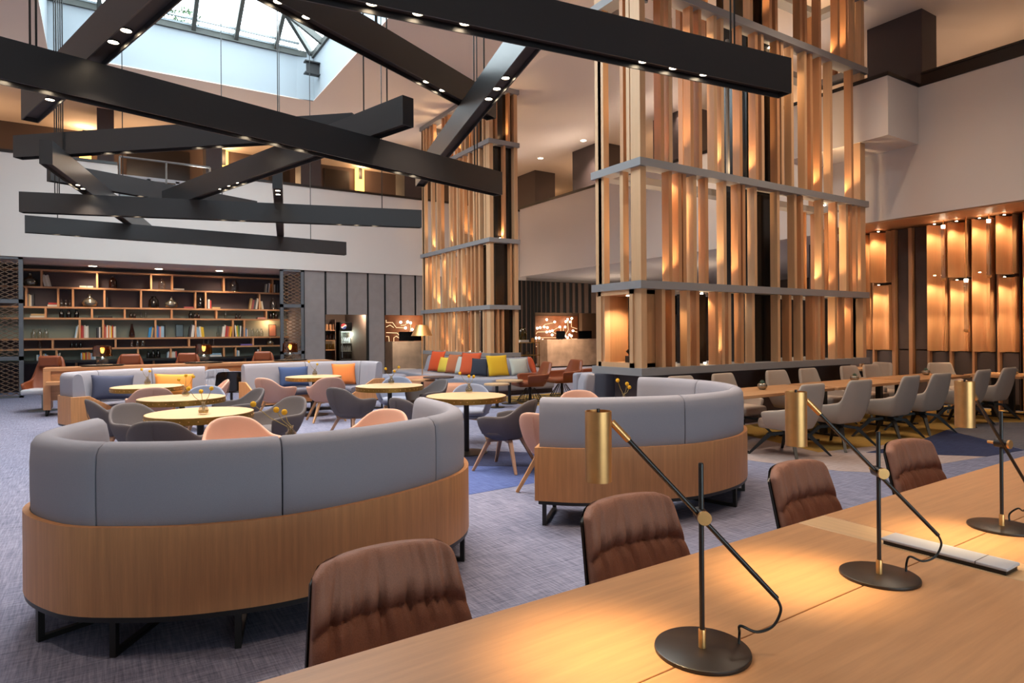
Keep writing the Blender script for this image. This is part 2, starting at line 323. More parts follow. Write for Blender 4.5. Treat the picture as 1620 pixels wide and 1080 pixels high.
# dark doors, sconces on the balcony back wall
for i, (px, py, lb) in enumerate([(353, 262, 'glowing tall sconce beside a column above the bookcase'), (569, 284, 'glowing wall sconce beside the dark door above the fridge nook'), (851, 318, 'glowing sconce on the balcony between two dark columns'), (135, 238, 'glowing sconce behind the hanging beams over the lattice screen')]):
    p = oy(px, py, YE - .1); t = thing('wall_sconce', lb, 'wall lamp', (p.x, YE - .1, p.z - .5), group='balcony wall sconces')
    MB().box(-.16, -.08, 0, .16, .1, 1.0).build('diffuser', 'sconce', t); MB().box(-.2, 0, -.05, .2, .1, 0).build('bracket', 'black', t); MB().box(-.07, -.1, .5, .07, -.08, 1.25).build('cover', 'black', t)
    light('POINT', 'sconce_light', (p.x, YE - .6, p.z + .3), 28, WARM, radius=.15)
for i, (px0, px1, py) in enumerate([(512, 552, 285), (425, 458, 272), (200, 300, 250)]):
    a, b2 = oy(px0, py, YE), oy(px1, py, YE); d = struct(MB().box(a.x, YE - .06, 4.2, b2.x, YE, a.z + .45), 'door_%d' % (i + 1), 'rim')
    MB().tube([(b2.x - .12, YE - .12, 5.2), (b2.x - .12, YE - .12, 5.5)], .02).build('door_handle', 'steel', d)
# lower back wall of taupe panels, with the nook openings
YP = YB + .06
def panel_wall(name, px0, px1, z0, joints, mt, jw=.07):
    x0, x1 = oy(px0, 450, YP).x, oy(px1, 450, YP).x
    w = struct(MB().box(x0, YP + .03, z0, x1, YP + .2, ZBB), name, 'gap')
    xs = [x0] + [oy(j, 450, YP).x for j in joints] + [x1]; m = MB()
    for a, b3 in zip(xs, xs[1:]): m.box(a + jw / 2, YP, z0, b3 - jw / 2, YP + .05, ZBB)
    m.build('wall_panel', mt, w); return w
panel_wall('wall_back_panel', 480, 515, 0, [], 'taupe')
panel_wall('wall_back_panel', 515, 582, 2.2, [549], 'taupe'); panel_wall('wall_back_panel', 582, 609, 0, [], 'taupe')
panel_wall('wall_back_panel', 609, 700, 2.2, [634, 657, 678], 'taupe'); panel_wall('wall_back_panel', 700, 790, 0, [722, 744, 766], 'taupe_dark')
panel_wall('wall_back_panel', 790, 847, 0, [801, 812, 822, 829, 836, 842], 'taupe_dark', .16)
panel_wall('wall_back_panel', 847, 1120, 2.36, [853, 860, 867, 875, 883, 893, 903, 912, 922, 933, 945, 960, 975, 990, 1010, 1030, 1050, 1070, 1090], 'taupe_dark', .16)
xe = oy(1120, 450, YP).x; struct(MB().box(xe, YP, 0, XE, YP + .2, ZFB), 'wall_back_end', 'taupe_dark')
struct(MB().box(XL, YP, 0, oy(-60, 450, YP).x, YP + .2, ZBB), 'wall_back_end', 'taupe')
# library recess
YS = 22.4
struct(MB().box(XL, YS + .36, 0, 5.9, YS + .5, ZBB), 'wall_library', 'shelf_dark')
struct(MB().box(oy(481, 450, YP).x, YP + .2, 0, oy(481, 450, YP).x + .15, YS + .4, ZBB), 'wall_library_side', 'taupe')
# fridge nook and reception room shells
nx0, nx1 = oy(500, 500, YP).x, oy(596, 500, YP).x; YN = YP + 3.3
m = MB(); m.box(nx0, YN, 0, nx1, YN + .1, 3); m.box(nx0 - .1, YP + .2, 0, nx0, YN, 3); m.box(nx1, YP + .2, 0, nx1 + .1, YN, 3); struct(m, 'wall_nook', 'taupe_dark')
YRW = 26.6
m = MB(); m.box(nx1 + .2, YRW, 0, XE, YRW + .1, 3.4); m.box(nx1 + .1, YP + .2, 0, nx1 + .2, YRW, 3.4); struct(m, 'wall_reception', 'umber')
struct(MB().box(nx1 + .1, YP + .2, 2.62, XE, YRW, 2.72), 'ceiling_reception', 'plaster')
# recessed lower right wall
m = MB(); m.box(XW + .1, YF, 0, XW + .3, 9.4, ZRB); m.box(XW + .3, 9.2, 0, XE, 9.4, ZFB); struct(m, 'wall_right_lower', 'taupe_dark')
struct(MB().box(XR + .02, YF, ZRB - .03, XW + .1, yj + 1.0, ZRB), 'trim_soffit', 'oaky')
struct(MB().box(XW - .02, YF, 0, XW + .1, 9.3, .12), 'baseboard_right', 'black')
# oak alcove bays along that wall: (panel px range, fin px range, tiers)
XP = XW - .05
def yw(px): return ox(px, 450, XP).y
bays = [(1368, 1384, 0), (1389, 1414, 1), (1476, 1504, 2), (1511, 1539, 1), (1547, 1575, 2), (1587, 1613, 1), (1628, 1652, 2), (1664, 1690, 1)]
blab = ['oak alcove panel half hidden by the tall slatted tower', 'oak alcove panel between the slatted tower and the two dark wall panels', 'tall oak alcove panel directly beside the dark wall panels', 'second oak alcove panel from the dark wall panels, with a stepped lower tier', 'third oak alcove panel from the dark wall panels, tall and golden', 'fourth oak alcove panel from the dark wall panels, stepped and bright at its foot', 'fifth oak alcove panel, at the frame edge', 'sixth oak alcove panel, past the frame edge']
zlow = 1.12
for i, (p0, p1, ty) in enumerate(bays[:7]):
    y1, y0 = yw(p0), yw(p1); yc = (y0 + y1) / 2; w = y1 - y0
    t = thing('oak_alcove_panel', blab[i], 'wall panel', (XP, yc, .001), group='oak alcove panels')
    def curved(za, zb, dep, nm='curved_panel'):
        ring = []; n = 10
        for k in range(n + 1):
            u = -1 + 2 * k / n; ring.append((-dep * (u * u) * .55 + .02, u * w / 2))
        poly = ring + [(.1, w / 2), (.1, -w / 2)]
        MB().prism(poly, za, zb).build(nm, 'oak_red', t, smooth=35)
    tiers = [(zlow, 3.74, .5)] if ty == 2 else ([(2.62, 3.74, .62), (zlow, 2.56, .42)] if ty == 1 else [(zlow, 3.74, .4)])
    for za, zb, dp in tiers: curved(za, zb, dp)
    MB().box(-.16, w / 2 + .006, 0, .1, w / 2 + .046, 3.76).build('fin', 'oakz', t); MB().box(-.02, -w / 2 - .018, 0, .1, -w / 2 - .003, 3.76).build('edge_strip', 'umber', t)
    MB().box(-.05, -w / 2, .12, .09, w / 2, zlow - .02).build('plinth_panel', 'umber', t)
    zl = [3.72] if ty != 1 else [3.72, 2.54]
    if ty == 2: zl.append(2.66)
    for z in zl:
        MB().lathe([(.02, 0), (.02, .008)], 12, (-.3, 0, z + .012)).build('downlight', 'lamp', t)
        light('SPOT', 'alcove_light', (XP - .34, yc, z - .02), 30, (1, .78, .5), target=(XP + .1, yc, z - 1.2), size=95, blend=.8)
    light('SPOT', 'alcove_light', (XP - .5, yc, 1.95), 9, (1, .78, .5), target=(XP + .1, yc, zlow + .2), size=80, blend=.8)
for i, (p0, p1, lb) in enumerate([(1421, 1440, 'flat dark taupe wall panel, the one nearer the slatted tower'), (1448, 1469, 'flat dark taupe wall panel beside the first tall oak panel')]):
    y1, y0 = yw(p0), yw(p1); t = thing('wall_board', lb, 'wall panel', (XP, (y0 + y1) / 2, 0), group='dark boards between the oak panels'); w = y1 - y0
    MB().box(0, -w / 2, 1.15, .1, w / 2, 3.76).build('upper_panel', 'taupe_dark', t); MB().box(0, -w / 2, .13, .1, w / 2, 1.12).build('lower_panel', 'taupe_dark', t)
    MB().box(-.1, w / 2 + .02, .12, .1, w / 2 + .09, 3.76).build('fin', 'oakz', t)
for i, px in enumerate((1505.5, 1541, 1577)):    # thin glass tube lamps between the panels
    y = yw(px); zt, zb = (3.68, 2.55) if i != 1 else (2.56, 1.5)
    t = thing('tube_lamp', ['slim glass tube lamp hanging beside the first tall oak panel', 'low slim glass tube lamp hanging between oak panels', 'slim glass tube lamp hanging beside the third tall oak panel'][i], 'lamp', (XP - .35, y, zb), group='tube lamps of the alcoves')
    h = zt - zb; MB().lathe([(.04, .06), (.04, h - .1)], 12).build('glass_tube', 'clear', t); MB().lathe([(.03, h - .06), (.035, h)], 12).build('cap', 'lamp', t); MB().lathe([(.02, 0), (.045, .02), (.045, .06)], 12).build('end_ring', 'brass', t); MB().tube([(0, 0, h), (0, 0, h + ZRB - .03 - zt)], .008).build('hanger', 'brass', t)
# ceiling downlights
cl = [(1078, 173, 'bright ceiling downlight seen between the slats of the tall tower'), (1403, 87, 'bright ceiling downlight beside the dark column over the parapet'), (855, 250, 'small ceiling downlight beside the distant slatted tower'), (923, 222, 'small ceiling downlight above the balcony parapet between the towers'), (1352, 67, 'small ceiling downlight glimpsed past the tall tower corner')]
for px, py, lb in cl:
    p = oz(px, py, ZC); t = thing('ceiling_downlight', lb, 'ceiling light', (p.x, p.y, ZC), group='ceiling downlights')
    MB().lathe([(.09, -.012), (.09, -.006)], 16).build('diffuser', 'lamp', t); MB().lathe([(.095, -.01), (.12, -.01), (.12, 0), (.095, 0), (.095, -.01)], 16).build('ring', 'white', t)
    light('SPOT', 'downlight', (p.x, p.y, ZC - .03), 500, SOFT, target=(p.x, p.y, 0), size=110, blend=.9, radius=.08)
for i, (px, py) in enumerate([(147, 421.5), (251, 425), (347, 428)]):
    p = oz(px, py, ZBB); t = thing('ceiling_downlight', 'flat soffit downlight over the bookcase, %s from the wide lattice screen' % ORD[i], 'ceiling light', (p.x, min(p.y, YS - .3), ZBB), group='soffit downlights')
    MB().lathe([(.1, -.012), (.1, -.004)], 16).build('diffuser', 'lamp', t); MB().lathe([(.1, -.01), (.13, -.01), (.13, 0), (.1, 0), (.1, -.01)], 16).build('ring', 'white', t)
    light('SPOT', 'downlight', (p.x, min(p.y, YS - .3), ZBB - .03), 90, SOFT, target=(p.x, YS + .2, 1), size=120, blend=.9, radius=.08)
for x, y in ((8.5, 3.2), (-3.5, 6), (10, 5.0), (-3, 11), (7.2, 10.5), (12, 10.5)): light('SPOT', 'added_ceiling_fill', (x, y, ZC - .05), 380, SOFT, target=(x, y, 0), size=120, blend=.9, radius=.1)  # added fill spots with no fixtures, mostly out of view
for x in (-3, 1, 5, 9, 13): light('POINT', 'added_balcony_fill', (x, YB + 2.4, 6.9), 32, WARM, radius=.3)  # balcony points here and on the next line are added to brighten the ceiling
for y in (-2, 2, 6, 11, 15, 19): light('POINT', 'added_balcony_fill', (XR + 3, y, 6.9), 12 if y < 9 else 38, WARM, radius=.3)
for x, y in ((14.5, 11.5), (14.5, 15), (17, 18), (11, 19.5)): light('SPOT', 'added_soffit_fill', (x, y, ZFB - .05), 160, SOFT, target=(x, y, 0), size=140, blend=.9, radius=.1)  # added fill under the balcony, no fixtures behind these spots
for x, y, z in ((16, 14, 2.3), (11.5, 19.2, 2.5), (16.5, 18.5, 2.3)): light('POINT', 'added_bounce_fill', (x, y, z), 45, SOFT, radius=.3)  # added points standing in for light bounced up from the floor
for x, y in ((2.0, .6), (5.0, .4)): light('SPOT', 'added_ceiling_fill', (x, y, ZC - .05), 260, (1, .7, .45), target=(x, y + .6, 0), size=80, blend=1, radius=.1)  # added warm fill over the foreground, not actual downlights
for x in (-2, 2.5, 7, 11.5): light('SPOT', 'added_parapet_uplight', (x, YB + .6, ZBT - .1), 120, (1, .84, .7), target=(x, YB - 2.5, ZC), size=140, blend=1, radius=.2)  # uplights added behind both parapets to lift the ceiling, no real coves
for y in (1, 9, 13, 17): light('SPOT', 'added_parapet_uplight', (XR + .6, y, ZRT - .2), 120, (1, .84, .7), target=(XR - 2.5, y, ZC), size=140, blend=1, radius=.2)
# carpet insets (woven into the floor)
def rug(name, pts, mt, label, z=.006, group=None):
    m = MB(); m.prism([(p[0], p[1]) for p in pts], .0005, z * .5); o = m.build(name, mt, None if name == 'rug' else floor); return tag(o, label, 'carpet', group) if name == 'rug' else o
def fz(*ps): return [oz(a, b2, 0) for a, b2 in ps]
rug('carpet_inset', [(7.0, 4.35), (8.6, 4.1), (9.6, 4.05), (9.6, 6.9), (6.9, 6.9), (6.4, 5.2)], 'carpet_greige', 'greige carpet area under the nearest dining chairs', .004, 'dining carpet areas')
rug('carpet_inset', [(7.7, 4.75), (12.9, 3.95), (14.6, 4.3), (14.6, 6.8), (8.3, 6.8)], 'carpet_ochre', 'ochre carpet area running under the row of dining tables', .006, 'dining carpet areas')
rug('carpet_inset', fz((1370, 716), (1452, 698), (1498, 680), (1620, 712), (1560, 722)), 'carpet_navy', 'navy carpet patch in front of the dining chairs', .008, 'dining carpet areas')
rug('carpet_inset', fz((1498, 680), (1560, 668), (1640, 668), (1640, 716)), 'carpet_slate', 'slate carpet patch at the frame edge beside the navy patch', .007, 'dining carpet areas')
rug('carpet_inset', fz((1160, 724), (1200, 730), (1330, 745), (1400, 748), (1560, 722), (1470, 700), (1350, 712), (1240, 700)), 'carpet_greige', 'pale curved carpet band behind the brown leather chairs', .003, 'dining carpet areas')
rug('carpet_inset', fz((560, 800), (700, 790), (845, 764), (845, 735), (700, 735), (560, 745)), 'carpet_blue', 'blue carpet patch under the grey tub chair', .004, 'lounge carpet areas')
rug('carpet_inset', fz((560, 747), (700, 737), (846, 738), (846, 716), (740, 712), (560, 722)), 'carpet_navy', 'striped navy carpet patch under the nearest round table foot', .006, 'lounge carpet areas')
# ------------------------------------------------------------------ hanging light beams
HB, WB = .35, .165
def beam(label, a, b, z, ext=(0, 0), lights=(), cables=()):
    A, B = oz(a[0], a[1], z), oz(b[0], b[1], z); d = (B - A).normalized()
    A = A - d * ext[0]; B = B + d * ext[1]; L = (B - A).length
    n = Vector((-d.y, d.x, 0)); mid = (A + B) / 2
    if n.x * mid.x + n.y * mid.y < 0: n = -n
    t = thing('pendant_light_beam', label, 'pendant light', (A.x, A.y, z - HB), 0, 'hanging light beams')
    def P(u, v, w): return d * u + n * v + Vector((0, 0, w))
    def bx(m, u0, u1, v0, v1, w0, w1):
        vs = [P(u0, v0, w0), P(u1, v0, w0), P(u1, v1, w0), P(u0, v1, w0), P(u0, v0, w1), P(u1, v0, w1), P(u1, v1, w1), P(u0, v1, w1)]
        m.add(vs, [(3, 2, 1, 0), (4, 5, 6, 7), (0, 1, 5, 4), (1, 2, 6, 5), (2, 3, 7, 6), (3, 0, 4, 7)])
    m = MB(); e = .012
    bx(m, 0, L, 0, e, 0, HB); bx(m, 0, L, WB - e, WB, 0, HB); bx(m, 0, e, e, WB - e, 0, HB); bx(m, L - e, L, e, WB - e, 0, HB); bx(m, e, L - e, e, WB - e, HB - e, HB)
    m.build('housing', 'beam', t)
    m = MB(); bx(m, e, L - e, e, WB - e, .05, .07); m.build('recess_panel', 'beam_in', t)
    for px, py in lights:
        q = ray(px, py); q = oz(px, py, z - HB + .05); u = (q - A).dot(d)
        if u < .05 or u > L - .05: u = max(.1, min(L - .1, u))
        c = P(u, WB / 2, .045); r1 = []
        dl = MB().lathe([(.042, 0), (.042, .006)], 14, c).build('downlight', 'lamp', t)
        MB().lathe([(.043, -.004), (.056, -.004), (.056, .006), (.043, .006), (.043, -.004)], 14, c).build('lamp_ring', 'black', dl)
        w = A + d * u + n * (WB / 2); light('SPOT', 'beam_light', (w.x, w.y, z - HB + .03), BEAM_W, SOFT, target=(w.x, w.y, 0), size=100, blend=.8, radius=.03)
    for u0, ztop, off in cables:
        if u0 > 1:       # pixel column -> position along the beam
            r = ray(u0, 200); k = (A.x * r.y - A.y * r.x) / (d.y * r.x - d.x * r.y); uu = max(.05, min(L - .05, k))
        else: uu = u0 * L
        w = A + d * (uu + off) + n * (WB / 2)
        if SKX0 < w.x < SKX1 and SKY0 < w.y < SKY1 and ztop == ZC: ztop = zs - .12 + (zr - zs) * min(1, min(w.x - SKX0, SKX1 - w.x) / (xm - SKX0), min(w.y - SKY0, SKY1 - w.y) / hy)
        MB().tube([P(uu + off, WB / 2, HB), P(uu + off, WB / 2, HB + ztop - z)], .009, 6).build('suspension_cable', 'black', t)
    return t
BEAM_W = 55
beam('long charcoal light beam sloping across the frame, its end before the distant slatted tower', (0, 57), (794.5, 272), 4.04, (2.2, 0), [(8, 126), (76, 143), (388, 216), (434, 227), (476, 236), (628, 272), (654, 277)], [(52, ZC, 0), (62, ZC, 0), (761, ZC, 0), (761, ZC, -.06)])
beam('large charcoal light beam nearest the tall slatted tower', (900, 5), (1252, 91.5), 4.27, (2.4, 0), [(588, 5), (660, 22), (732, 40), (1010, 101), (1058, 111), (1104, 122)], [(1167, ZC, 0), (1173, ZC, 0)])
beam('brown lit light beam descending from the skylight to the long beam', (537, 0), (785, 149), 4.99, (2.4, 0), [(434, 4), (479, 28), (668, 130), (696, 143)], [(604, ZC, 0), (606, ZC, 0)])
beam('steep light beam with a pale sheen crossing before the distant slatted tower', (798, 63), (657, 265), 4.63, (.8, 0), [(803, 123), (788, 140), (775, 156)], [(756, ZC, 0)])
beam('copper-toned light beam crossing above the long beam near the frame edge', (167, 0), (33, 142), 4.42, (2.2, 0), [(208, 50), (187, 68), (84, 158)], [(.25, ZC, 0)])
beam('dark light beam passing behind the long beam below the skylight edge', (20.4, 214), (557, 178), 4.76, (0, 0), [(170, 241), (199, 239), (315, 233), (345, 230)], [(82, ZC, 0), (89, ZC, 0)])
beam('light beam with a bright square end above the long beam', (637, 150), (256, 302), 4.395, (0, 0), [(345, 298), (359, 293), (372, 288)], [(604, ZC, 0), (.12, ZC, 0)])
beam('short light beam with a blunt end pointing at the frame edge, over the level beam', (83, 222), (242, 358), 4.405, (0, 0), [(120, 292), (129, 298)], [(.1, ZC, 0)])
beam('level charcoal light beam, second lowest of the hanging stack', (29.6, 302.6), (667, 332), 4.05, (0, 0), [(186, 342), (219, 342), (355, 348), (385, 349), (537, 354), (564, 355), (592, 356)], [(83, ZC, 0), (90, ZC, 0), (604, ZC, 0)])
beam('lowest charcoal light beam hanging in front of the white parapet', (39, 340), (548, 382.6), 4.05, (0, 0), [(90, 370), (121, 371), (279, 384), (304, 386), (327, 387), (455, 397), (487, 400)], [(492, 9.0, 0), (.08, ZC, 0)])
beam('dark light beam behind the short blunt beam, ending near the balcony railing', (80, 255), (407, 318), 4.76, (0, 0), [(219, 310), (150, 300)], [(.3, ZC, 0), (.8, ZC, 0)])
beam('light beam seen end-on below the long beam, with two lamps', (447, 266), (449, 355), 4.402, (0, 0), [(455, 302), (455, 308)], [(.2, ZC, 0), (.85, ZC, 0)])
# cable bracket on the skylight shaft
p = oz(495, 108, 9.0); t = thing('wall_bracket', 'black steel cable bracket mounted on the skylight shaft corner', 'bracket', (SKX1 - .2, SKY1 - .62, 8.6), 0)
m = MB(); m.box(-.15, -.02, 0, .2, .02, .34); m.box(-.2, -.1, 0, .2, .1, .03); m.box(-.2, -.1, .31, .2, .1, .34); m.build('bracket_body', 'beam', t)
# ------------------------------------------------------------------ slatted towers
LEV = [(.92, 1.03), (2.185, 2.3), (3.955, 4.07), (6.55, 6.67), (7.98, 8.1)]
def tower(label, x0, y0, x1, y1, front, side, other, core, sw, lights, seed, sd=None):
    t = thing('slatted_tower', label, 'screen', (0, 0, 0)); r = random.Random(seed); th = .24
    for k, (za, zb) in enumerate(LEV):
        m = MB()
        if k == 0: m.box(x0, y0, za, x1, y1, zb)
        else: m.box(x0, y0, za, x1, y0 + th, zb); m.box(x0, y1 - th, za, x1, y1, zb); m.box(x0, y0 + th, za, x0 + th, y1 - th, zb); m.box(x1 - th, y0 + th, za, x1, y1 - th, zb)
        m.build('ledge', 'ledge', t)
    g = .05; MB().box(x0 + .25, y0 + .25, 0, x1 - .25, y1 - .25, LEV[0][0]).build('base', 'base_panel', t)
    back = MB()
    for k in range(4):
        za, zb = LEV[k][1], LEV[k + 1][0]
        for px in front[k]:
            w = sw; wide = isinstance(px, tuple)
            a = px[0] if wide else px; x = oy(a, 450, y0 + g).x
            if wide: w = abs(oy(px[1], 450, y0 + g).x - oy(px[0], 450, y0 + g).x); x += w / 2
            MB().box(x - w / 2, y0 + g, za, x + w / 2, y0 + g + .14, zb).build('slat', 'oakzl' if r.random() < .5 else 'oakz', t)
        for px in side[k]:
            w = sw if sd is None else sd; a = ox(px, 450, x0 + g).y
            MB().box(x0 + g, a - w / 2, za, x0 + g + .11, a + w / 2, zb).build('slat', 'oakz' if r.random() < .5 else 'oakzl', t)
        for cx, cy in ((x0 + g, y0 + g), (x1 - g - .1, y0 + g), (x0 + g, y1 - g - .2)):
            MB().box(cx, cy, za, cx + .11, cy + .2, zb).build('slat', 'oakzl', t)
        # the slats of the two rear faces, seen only through the gaps
        n1, n2 = other
        for _ in range(n1): x = r.uniform(x0 + .2, x1 - .2); back.box(x - .03, y1 - g - .1, za, x + .03, y1 - g, zb)
        for _ in range(n2): y = r.uniform(y0 + .2, y1 - .2); back.box(x1 - g - .1, y - .03, za, x1 - g, y + .03, zb)
        for _ in range(3):
            if x1 - x0 > 2: x = r.uniform(x0 + .3, x1 - .3); y = y0 + .5
            else: y = r.uniform(y0 + .3, y1 - .3); x = x0 + .5
            MB().tube([(x, y, za), (x, y, zb)], .035, 6).build('steel_post', 'frame_grey', t)
    tag(back.build('rear_slats', 'oakz', t), kind='stuff')
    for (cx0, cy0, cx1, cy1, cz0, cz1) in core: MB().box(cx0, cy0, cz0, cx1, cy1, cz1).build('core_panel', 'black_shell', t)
    for x, y, k, e in lights:
        up = k >= 0; z = LEV[k][1] + .02 if up else LEV[-k][0] - .02
        MB().lathe([(.02, -.01), (.02, .01)], 10, (x, y, z)).build('spotlight', 'lamp', t)
        light('SPOT', 'slat_light', (x, y, z + (.03 if up else -.03)), e * 1.8, (1, .68, .36), target=(x, y, z + (3 if up else -3)), size=120, blend=.7, radius=.03)
    return t
TX0, TY0, TX1, TY1 = 6.51, 6.69, 12.6, 7.79
z3 = lambda L: [900 + q / 2.7 for q in L]
z7 = lambda L: [900 + q / 3.24 for q in L]
fr = [z7([485, 535, 612, 660, 757, 790, 824, 889, 945, 1076, 1134, 1192, 1254, 1282, 1305, 1368, 1406, 1450]),
      z3([436, 477, 497, 541, 591, 669, 730, 750, 800, 897, 970, 998, 1085, 1145, 1190, 1207, 1231, 1252]),
      z3([405, 440, 531, 567, 632, 662, 740, 808, 834, 900, 918, 960, 1017, 1042, 1080, 1126, 1215, 1252]),
      z3([405, 440, 478, 540, 565, 705, 788, 870, 895, 1000, 1020, 1080, 1160, 1195, 1225])]
sdl = [[], [950, 984], [950, 985, 995], [982, 992]]
lt = []
for k, xs in ((1, (7.1, 8.0, 8.5, 10.9, 11.5, 12.2)), (2, (7.2, 8.2, 9.0, 10.9, 12.0)), (3, (7.6, 9.2, 11.6)), (0, (8.2, 11.2))):
    for x in xs: lt.append((x, TY0 + .3, k, 22))
for k, xs in ((-2, (7.25, 7.4, 11.4, 11.55, 11.9)), (-3, (7.3, 7.9, 9.9, 10.05, 10.2)), (-1, (7.2, 8.1, 11.9))):
    for x in xs: lt.append((x, TY0 + .27, k, 9))
cx0, cx1 = oy(1181, 400, TY0 + .3).x, oy(1229, 400, TY0 + .3).x
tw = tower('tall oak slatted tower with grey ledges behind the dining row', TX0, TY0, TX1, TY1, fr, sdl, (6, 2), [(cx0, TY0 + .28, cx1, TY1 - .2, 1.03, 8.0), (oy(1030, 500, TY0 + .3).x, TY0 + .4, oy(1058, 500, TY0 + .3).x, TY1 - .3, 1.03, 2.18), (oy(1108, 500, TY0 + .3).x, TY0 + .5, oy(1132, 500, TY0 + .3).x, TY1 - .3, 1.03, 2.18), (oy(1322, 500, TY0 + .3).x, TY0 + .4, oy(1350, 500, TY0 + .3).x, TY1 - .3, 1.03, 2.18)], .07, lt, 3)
# lit oak niche in the end of the tower, with a tablet inside
ny0, ny1 = TY0 + .2, TY1 - .13; m = MB(); xa, xb = TX0 + .05, TX0 + .6
m.box(xa, ny0, 1.03, xb, ny0 + .06, 2.185); m.box(xa, ny1 - .06, 1.03, xb, ny1, 2.185); m.box(xa, ny0, 1.03, xb, ny1, 1.09); m.box(xa, ny0, 2.12, xb, ny1, 2.185); m.box(xb - .03, ny0, 1.03, xb, ny1, 2.185)
nb = m.build('niche_box', 'oak_red', tw)
m = MB(); m.box(xa - .03, ny0, 1.03, xa + .01, ny0 + .07, 2.185); m.box(xa - .03, ny1 - .07, 1.03, xa + .01, ny1, 2.185); m.box(xa - .03, ny0, 1.03, xa + .01, ny1, 1.1); m.box(xa - .03, ny0, 2.115, xa + .01, ny1, 2.185); m.build('niche_frame', 'oakzl', nb)
MB().lathe([(.03, 0), (.03, .01)], 12, (xa + .25, (ny0 + ny1) / 2, 2.108)).build('spotlight', 'lamp', nb)
light('SPOT', 'niche_light', (xa + .25, (ny0 + ny1) / 2, 2.09), 55, (1, .75, .5), target=(xa + .3, (ny0 + ny1) / 2, 1), size=130, blend=.8)
t = thing('payment_terminal', 'black tablet on a stand inside the lit oak niche', 'tablet', (xa + .28, ny0 + .26, 1.093), 0)
MB().box(-.09, -.1, 0, .12, .14, .1).build('stand', 'black', t); m = MB(); m.bar((-.1, .02, .1), (.1, -.12, .34), .22, .015, (0, 1, 0)); m.build('tablet', 'screen', t)
# panel doors of the tower base seen past the curved sofa
m = MB(); yb0, yb1 = TY0 + .3, TY1 - .3
m.box(TX0 + .23, yb0, .55, TX0 + .25, yb1, .9); m.box(TX0 + .23, yb0, .08, TX0 + .25, yb1, .53); m.build('base_door', 'umber2', tw)
UX0, UY0, UX1, UY1 = 8.55, 14.35, 9.52, 18.65
q4 = lambda L: [640 + q / 7.2 for q in L]
fr2 = [q4([1068, 1122]), q4([1215]), q4([1150]), q4([1058, 1205])]
sd2 = [q4([222, 268, 312, 350, 405, 462, 500, 528, 590, 635, 672, 752, 800, 895, 920]), q4([225, 276, 320, 362, 428, 478, 498, 537, 608, 650, 712, 760, 800, 851]), q4([219, 313, 375, 415, 519, 562, 605, 630, 677, 740, 793, 825, 855, 917]), q4([210, 257, 300, 332, 440, 470, 505, 610, 660, 700, 780, 820, 900])]
lt2 = [(UX0 + .28, ox(px, 450, UX0).y, k, e) for k, px, e in ((2, 684, 22), (2, 712, 22), (2, 742, 22), (1, 691, 22), (1, 715, 22), (1, 739, 22), (-2, 674, 9), (-2, 681, 9), (-2, 701, 9), (-1, 679, 9), (-1, 713, 9), (3, 700, 20), (3, 725, 20), (0, 705, 14), (0, 730, 14), (-4, 688, 8), (-4, 692, 8), (-4, 696, 8), (-3, 730, 9), (-3, 734, 9))]
tower('slatted oak tower behind the cushioned bench, far across the room', UX0, UY0, UX1, UY1, fr2, sd2, (2, 8), [(UX0 + .3, UY0 + .2, UX1 - .06, UY0 + 1.0, 1.03, 8.0)], .06, lt2 + [(UX0 + .42, UY0 + .15, 2, 12), (UX0 + .42, UY0 + .15, 3, 12)], 5, .085)
